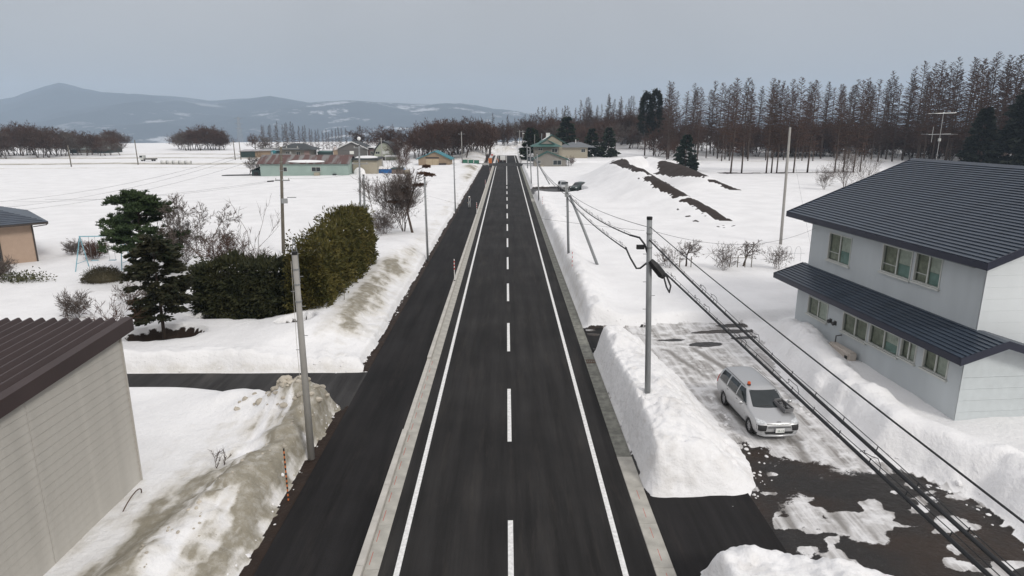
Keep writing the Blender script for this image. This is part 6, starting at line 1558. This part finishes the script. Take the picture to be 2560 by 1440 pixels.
# mint shed
t = thing('shed', 'long mint green shed with a rusty striped roof across the left field', 'shed', (-54.0, 145.5, .2), R(0))
gable_x(t, 19.2, 6.5, 3.25, 4.75, M_MINT, M_RUST, .5)
snowcap(t, [(5.8,-.45,3.28),(14.5,-.45,3.28),(13.5,1.2,3.78),(6.5,1.2,3.78)], 0, .16)
for (a, b2) in ((4.2, 5.9), (11.2, 13.2)): box_window(t, a, b2, -.0, 1.35, 2.35)
MB().box(11.9, 13.0, -.9, -.01, .3, 1.2).build('box_unit', M_BEIGE, t)
MB().box(15.9, 16.6, -.7, -.02, .1, .9).build('bin', M_DROOF, t)
t = thing('lean_to', 'dark open lean-to shed at the left end of the mint shed', 'shed', (-56.4, 146.5, .2)); MB().box(0,2.0,.2,3.4,-.2,1.6).build('wall', M_DGN, t); slab_poly([(-.3,-.2,1.45),(2.1,-.2,2.45),(2.1,3.8,2.45),(-.3,3.8,1.45)], .1, M_DROOF, 'roof', t)
MB().box(.5,1.4,.12,.195,.1,1.2).build('dark_opening_panel', M_BLK, t)  # black panel on the solid wall; the shade inside is painted as colour
tag(MB().prism([(-63,146.5),(-57.5,147.5),(-57.2,149.2),(-62.5,148.2)], 'z', .55, .72).build('tarpaulin', M_DROOF), 'dark sheet lying on the snow left of the mint shed', 'tarpaulin')
# beige garage beside the shed
t = thing('garage', 'beige flat-roofed garage with snow on its roof beside the mint shed', 'garage', (-34.6, 149.5, .2)); MB().box(0,5.4,0,6,-.3,3.6).build('wall', M_BEIGE, t); slab_poly([(-.6,-.5,4.05),(5.7,-.5,3.95),(5.7,6.3,4.15),(-.6,6.3,4.2)], .4, M_DROOF, 'roof', t); snowcap(t, [(0,-.3,4.05),(5.2,-.3,4.0),(5.0,5.6,4.15),(.4,5.6,4.15)], 0, .35)
MB().box(-1.1,-.05,.1,.4,-.2,3.3).build('side_panel', mat('red brown sheet', (.16,.10,.09), .8), t); MB().box(-.55,-.1,-.02,.08,.0,1.5).build('door', M_BLK, t)
tag(snowcap(None, [(-34.4,147.6,.2),(-31.6,147.6,.2),(-31.6,149.3,.6),(-34.4,149.3,.6)], 0, 1.9, 'snow_heap'), 'white snow heap against the beige garage front', 'snow bank')
# tarpaulin heap
t = thing('covered_stack', 'stack under a bright blue tarpaulin capped with snow', 'stack', (-31.6, 151.3, .2)); MB().add([(0,0,0),(7.6,0,0),(7.6,2.6,0),(0,2.6,0),(.1,.1,1.55),(8.2,.1,1.45),(8.2,2.4,1.45),(.1,2.4,1.6),(7.2,-.1,.7)], [(3,2,1,0),(4,5,6,7),(0,1,8),(0,8,5,4),(1,5,8),(1,2,6,5),(2,3,7,6),(3,0,4,7)]).build('tarpaulin', M_TARP, t)
snowcap(t, [(-.1,-.2,1.52),(6.0,-.2,1.5),(5.8,2.5,1.55),(0,2.5,1.55)], 0, .55); snowcap(t, [(0,-1.1,.0),(7.8,-1.0,.0),(7.6,.2,.5),(0,.2,.45)], 0, .25)
# brown gable house
t = thing('house', 'dark brown gabled house with white roof edges behind the mint shed', 'house', (-55.5, 219.5, .1)); gable_y(t, 9.6, 10, 3.95, 6.1, M_GREY, M_DROOF, .6, trim=M_TRIM); box_window(t, 3.9, 5.3, 0, 2.1, 3.1, M_TRIM, M_CURT)
MB().box(-1.5,-.02,.2,6,-.2,3.3).build('porch', M_TAN, t); snowcap(t, [(-.6,-.5,3.95),(-.6,9,3.95),(4.6,9,6.2),(4.6,-.5,6.2)], 0, .12); MB().box(9.62,13.8,1.5,8,-.2,3.6).build('wing', mat('maroon wall', (.15,.11,.105), .85), t); slab_poly([(9.5,1.2,4.35),(14.2,1.2,3.9),(14.2,8.5,3.9),(9.5,8.5,4.35)], .15, M_TRIM, 'wing_roof', t); MB().tube([(9.75,-.1,3.9),(9.75,-.1,1.2),(9.0,-.4,.2)], .07, 6).build('downpipe', M_TRIM, t)
box_window(t, 10.4, 11.3, 1.5, 1.9, 3.0); box_window(t, 12.2, 13.0, 1.5, 1.9, 3.0); MB().add([(9.9,-1.6,-.3),(13.6,-1.6,-.3),(13.6,-1.6,1.6),(11.4,-1.6,1.6),(9.9,1.4,-.3),(13.6,1.4,-.3),(13.6,1.4,1.6),(11.4,1.4,1.6)], [(0,1,2,3),(7,6,5,4),(0,4,5,1),(1,5,6,2),(2,6,7,3),(3,7,4,0)]).build('annex', M_BEIGE, t)
# gambrel house
t = thing('house', 'pale house with a curved gambrel roof among bare trees', 'house', (-41.5, 208.5, .1)); gp_ = [(0,-.3),(6.4,-.3),(6.4,2.2),(5.6,4.2),(4.4,5.6),(3.2,6.1),(2.0,5.6),(.8,4.2),(0,2.2)]
MB().prism(gp_, 'y', 0, 9).build('wall', M_LTGN, t); rp_ = [(-.5,1.7),(.45,4.3),(1.8,5.9),(3.2,6.5),(4.6,5.9),(5.95,4.3),(6.9,1.7)]
for a, c in zip(rp_[:-1], rp_[1:]): slab_poly([(a[0],9.5,a[1]),(a[0],-.6,a[1]),(c[0],-.6,c[1]),(c[0],9.5,c[1])], .16, M_DROOF, 'roof', t)
box_window(t, .5, 1.9, 0, 2.6, 3.4); box_window(t, 2.5, 4.9, 0, 2.5, 3.6, M_LTGN, M_FRAME); box_window(t, .2, 1.3, 0, .4, 1.5); MB().box(2.6,3.4,-.05,-.004,-.2,1.7).build('door', M_DBR, t); slab_poly([(3.6,-1.8,1.9),(7.8,-1.8,1.9),(7.8,0,2.2),(3.6,0,2.2)], .12, M_TRIM, 'porch_roof', t); snowcap(t, [(3.6,-1.8,1.95),(7.8,-1.8,1.95),(7.8,-.1,2.2),(3.6,-.1,2.2)], 0, .2)
for x_ in (3.8, 7.6): MB().cyl((x_,-1.7,-.2),(x_,-1.7,1.8),.07,None,6).build('porch_post', M_TRIM, t)
# dark hip-roofed house
t = thing('house', 'low house with a wide dark hip roof behind the rusty shed roof', 'house', (-80.5, 234, .1)); MB().box(0.8,11.6,.8,8.2,-.3,3.0).build('wall', M_GWALL, t); hip(t, -.6, 13.4, -.6, 9.4, 2.95, 5.1, M_DROOF); box_window(t, 2.8, 4.2, .8, .9, 2.3); box_window(t, 6.6, 8.0, .8, .9, 2.3); MB().box(9.4,11.2,.6,.79,-.2,2.6).build('panel', mat('pink panel', (.32,.23,.21), .8), t)
# outbuildings left of it
t = thing('shed', 'teal walled low shed with a pale flat roof at the left of the farm', 'shed', (-94, 236, .1)); MB().box(0,5,0,5,-.3,2.4).build('wall', M_DGN, t); MB().box(5.02,10.6,.3,5,-.3,2.6).build('wing', M_TAN, t); slab_poly([(-.4,-.4,2.5),(11,-.4,2.75),(11,5.4,3.0),(-.4,5.4,2.9)], .2, mat('pale sheet roof', (.40,.39,.40), .7), 'roof', t); MB().box(10.65,12.6,.2,4,-.3,2.6).build('store', M_TEALR, t)
# silo and greenhouse
t = thing('feed_silo', 'light green cone-bottomed feed silo beside the brown gable house', 'silo', (-58.6, 243, .1)); M_SILO = mat('pale green tank', (.16, .36, .22), .5)
MB().tube([(0,0,.9),(0,0,2.0),(0,0,3.0),(0,0,3.6)], [.25,.85,.85,.3], 16).build('tank', M_SILO, t, True)
for a in range(4): MB().cyl((.7*math.cos(a*1.57+.78),.7*math.sin(a*1.57+.78),-.2),(.75*math.cos(a*1.57+.78),.75*math.sin(a*1.57+.78),2.0),.05,None,5).build('leg', M_STEELP, t)
t = thing('feed_silo', 'pinkish white feed silo left of the green one', 'silo', (-62.5, 244, .1)); MB().tube([(0,0,.9),(0,0,2.0),(0,0,3.0),(0,0,3.8)], [.3,1.0,1.0,.3], 16).build('tank', mat('pinkish tank', (.45,.38,.36), .6), t, True)
for a in range(4): MB().cyl((.8*math.cos(a*1.57+.78),.8*math.sin(a*1.57+.78),-.2),(.85*math.cos(a*1.57+.78),.85*math.sin(a*1.57+.78),2.0),.05,None,5).build('leg', M_STEELP, t)
t = thing('shed', 'dark teal low store shed between the silos and the hip-roofed house', 'shed', (-68.0, 240, .1)); MB().box(0,4.6,0,4,-.3,1.9).build('wall', M_DGN, t); slab_poly([(-.3,-.3,2.0),(4.9,-.3,2.0),(4.9,4.3,2.3),(-.3,4.3,2.3)], .12, M_GRNR, 'roof', t)
t = thing('greenhouse', 'white film tunnel greenhouse behind the silos', 'greenhouse', (-70, 252, .1)); 
gh = [(3.0-3.0*math.cos(math.pi*i/10), 2.6*math.sin(math.pi*i/10)) for i in range(11)]; MB().prism([(a, b2-.2) for a, b2 in gh], 'x', 0, 16).build('cover', mat('white film', (.62,.62,.62), .4), t)
for i in range(5): MB().tube([(i*4, a, b2-.17) for a, b2 in gh], .06, 5).build('hoop', M_STEELP, t)
# teal shed
t = thing('shed', 'tan boarded shed with a bright teal roof near the crossing', 'shed', (-24.3, 183.0, .2), R(-2)); gable_y(t, 8.7, 6, 2.35, 4.3, M_TAN, M_TEALR, .6, rx=4.6)
for (a, c) in ((2.1, 3.8), (3.9, 5.6)): MB().box(a,c,-.06,-.003,-.1,2.2).build('door', mat('cream door', (.42,.34,.235), .8), t)
MB().box(2.0,5.7,-.07,-.003,2.35,2.75).build('lintel', M_DBR, t); MB().box(5.75,7.7,-.6,-.01,.4,1.1).build('crate', M_DBR, t)
# small block shed
t = thing('shed', 'small weathered block hut with a green cap near the bare stem clump', 'shed', (-25.8, 148.5, .2)); MB().box(0,2.4,0,2.2,-.3,1.75).build('wall', mat('weathered boards', (.19,.15,.13), .9), t); slab_poly([(-.2,-.2,1.8),(2.6,-.2,1.8),(2.6,2.4,1.95),(-.2,2.4,1.95)], .1, M_DGN, 'roof', t); MB().cyl((3.3,.9,-.2),(3.3,.9,1.5),.75,.7,14).build('drum', M_BEIGE, t)
# barn far left inside the wood
t = thing('barn', 'grey green barn half hidden in the wood across the left field', 'barn', (-176, 270, 0)); gable_x(t, 16, 9, 2.2, 4.2, M_DGN, mat('pale green roof', (.33,.38,.36), .7), .5); MB().box(3,9,-.06,-.004,0,1.9).build('door', M_GWALL, t)
# low objects in the field
for i in range(5):
    x_, y_ = -101+i*1.8, 196.5; t = thing('wrapped_bale', 'white wrapped bale in the row beside the lone field pole', 'bale', (x_, y_, gz(x_, y_)+.5), 0, 'row of wrapped bales'); q_ = MB().cyl((-.75,0,0),(.75,0,0),.62,None,14).build('wrap', M_TRIM, t, True); MB().cyl((-.765,0,0),(-.752,0,0),.5,None,14).cyl((.752,0,0),(.765,0,0),.5,None,14).build('end_film', M_FRAME, t)
t = thing('parked_truck', 'small grey flatbed truck on the track across the left field', 'truck', (-112, 206, gz(-112, 206))); MB().box(0,3.4,0,1.6,.45,.85).build('bed', M_GREY, t); MB().box(-1.2,-.02,.05,1.55,.4,1.8).build('cab', M_FRAME, t); MB().box(-1.22,-.4,-.0,.045,1.15,1.65).build('window', M_DARKGL, t)
for x_ in (-.6, 2.6):
    for y_ in (.15, 1.45): MB().cyl((x_,y_-.09,.3),(x_,y_+.09,.3),.3,None,12).build('wheel', M_TYRE, t)
# ---- green-roofed house
t = thing('house', 'drab grey two-storey house with green roofs beside the road', 'house', (7.4, 179.0, .2)); 
gable_y(t, 8.6, 5, 2.5, 4.35, M_GWALL, M_GRNR, .45, rx=3.6, trim=M_GRNR)
MB().box(.2,6.9,3,11,-.3,5.6).build('upper_wall', M_GWALL, t); hip(t, -.8, 7.9, 1.9, 12, 5.55, 6.9, M_GRNR, ins=3.0); MB().prism([(1.9,6.25),(5.3,6.25),(3.6,7.2)], 'y', 4.0, 8).build('dormer', M_GWALL, t); slab_poly([(1.4,3.8,6.1),(3.6,3.8,7.35),(3.6,9,7.35),(1.4,9,6.1)], -.12, M_GRNR, 'dormer_roof', t); slab_poly([(5.8,3.8,6.1),(5.8,9,6.1),(3.6,9,7.35),(3.6,3.8,7.35)], -.12, M_GRNR, 'dormer_roof', t)
MB().box(3.2,8.4,11.05,17,-.3,6.6).build('rear_wing', M_BEIGE, t); slab_poly([(2.2,10.7,6.5),(5.6,10.7,8.5),(5.6,17.5,8.5),(2.2,17.5,6.5)], -.15, M_GRNR, 'rear_roof', t); slab_poly([(10.4,10.7,5.6),(10.4,17.5,5.6),(5.6,17.5,8.5),(5.6,10.7,8.5)], -.15, M_GRNR, 'rear_roof', t); MB().prism([(3.2,6.58),(8.4,6.58),(5.6,8.3)], 'y', 11.05, 16.9).build('rear_gable', M_BEIGE, t)
snowcap(t, [(2.2,10.8,6.55),(2.2,17,6.55),(5.4,17,8.45),(5.4,10.8,8.45)], 0, .12); MB().box(3.9,5.0,12.5,13.5,7.2,9.1).build('chimney', M_TRIM, t); MB().cyl((2.6,12,6.6),(2.6,12,9.0),.12,None,8).build('flue', M_STEELP, t)
box_window(t, 4.9, 6.5, 3.0, 4.0, 5.1); box_window(t, 1.2, 2.4, 3.0, 4.5, 5.2); box_window(t, 5.1, 7.4, 0, .8, 2.1); box_window(t, 1.0, 1.8, 0, 1.2, 2.1); MB().box(1.6,2.6,-.5,-.01,-.1,.7).build('heater_box', M_BEIGE, t)
for x_ in (8.75, 9.3): MB().cyl((x_,.5,-.2),(x_,.5,2.4),.07,None,6).build('porch_post', M_DBR, t)
slab_poly([(8.6,-.2,2.3),(9.6,-.2,1.95),(9.6,6,1.95),(8.6,6,2.3)], .1, M_GRNR, 'porch_roof', t)
# low house behind
t = thing('house', 'low beige house with grey hip roof behind the green-roofed house', 'house', (18.5, 226, .3)); MB().box(0,9,0,7,-.3,3.9).build('wall', M_BEIGE, t); hip(t, -1, 12, -1, 9, 3.85, 5.5, mat('grey sheet roof', (.14,.15,.16), .6)); box_window(t, 6.8, 8.2, 0, 2.2, 3.3); MB().cyl((5.2,3,5.0),(5.2,3,6.4),.14,None,8).build('flue', M_TRIM, t)
t = thing('barn', 'round-roofed grey steel barn behind the dark conifers', 'barn', (51.5, 300, gz(55, 300)-.2)); MB().prism([(4.2-4.2*math.cos(math.pi*i/12), 4.0*math.sin(math.pi*i/12)-.2) for i in range(13)], 'y', 0, 14).build('shell', mat('grey steel', (.32,.33,.35), .5, metal=.3), t); MB().prism([(4.2-2*math.cos(math.pi*i/8), 2.6*math.sin(math.pi*i/8)-.1) for i in range(9)], 'y', -.08, -.004).build('door', M_GWALL, t)
t = thing('shed', 'small dark shed under deep snow beside the road past the parking bays', 'shed', (6.6, 205.8, .2)); MB().box(0,2.4,0,3,-.3,1.6).build('wall', mat('slate wall', (.10,.115,.13), .8), t); slab_poly([(-.2,-.2,1.7),(2.6,-.2,1.7),(2.6,3.2,1.9),(-.2,3.2,1.9)], .1, M_DROOF, 'roof', t); snowcap(t, [(-.2,-.2,1.7),(2.6,-.2,1.7),(2.6,3.2,1.9),(-.2,3.2,1.9)], 0, .9)
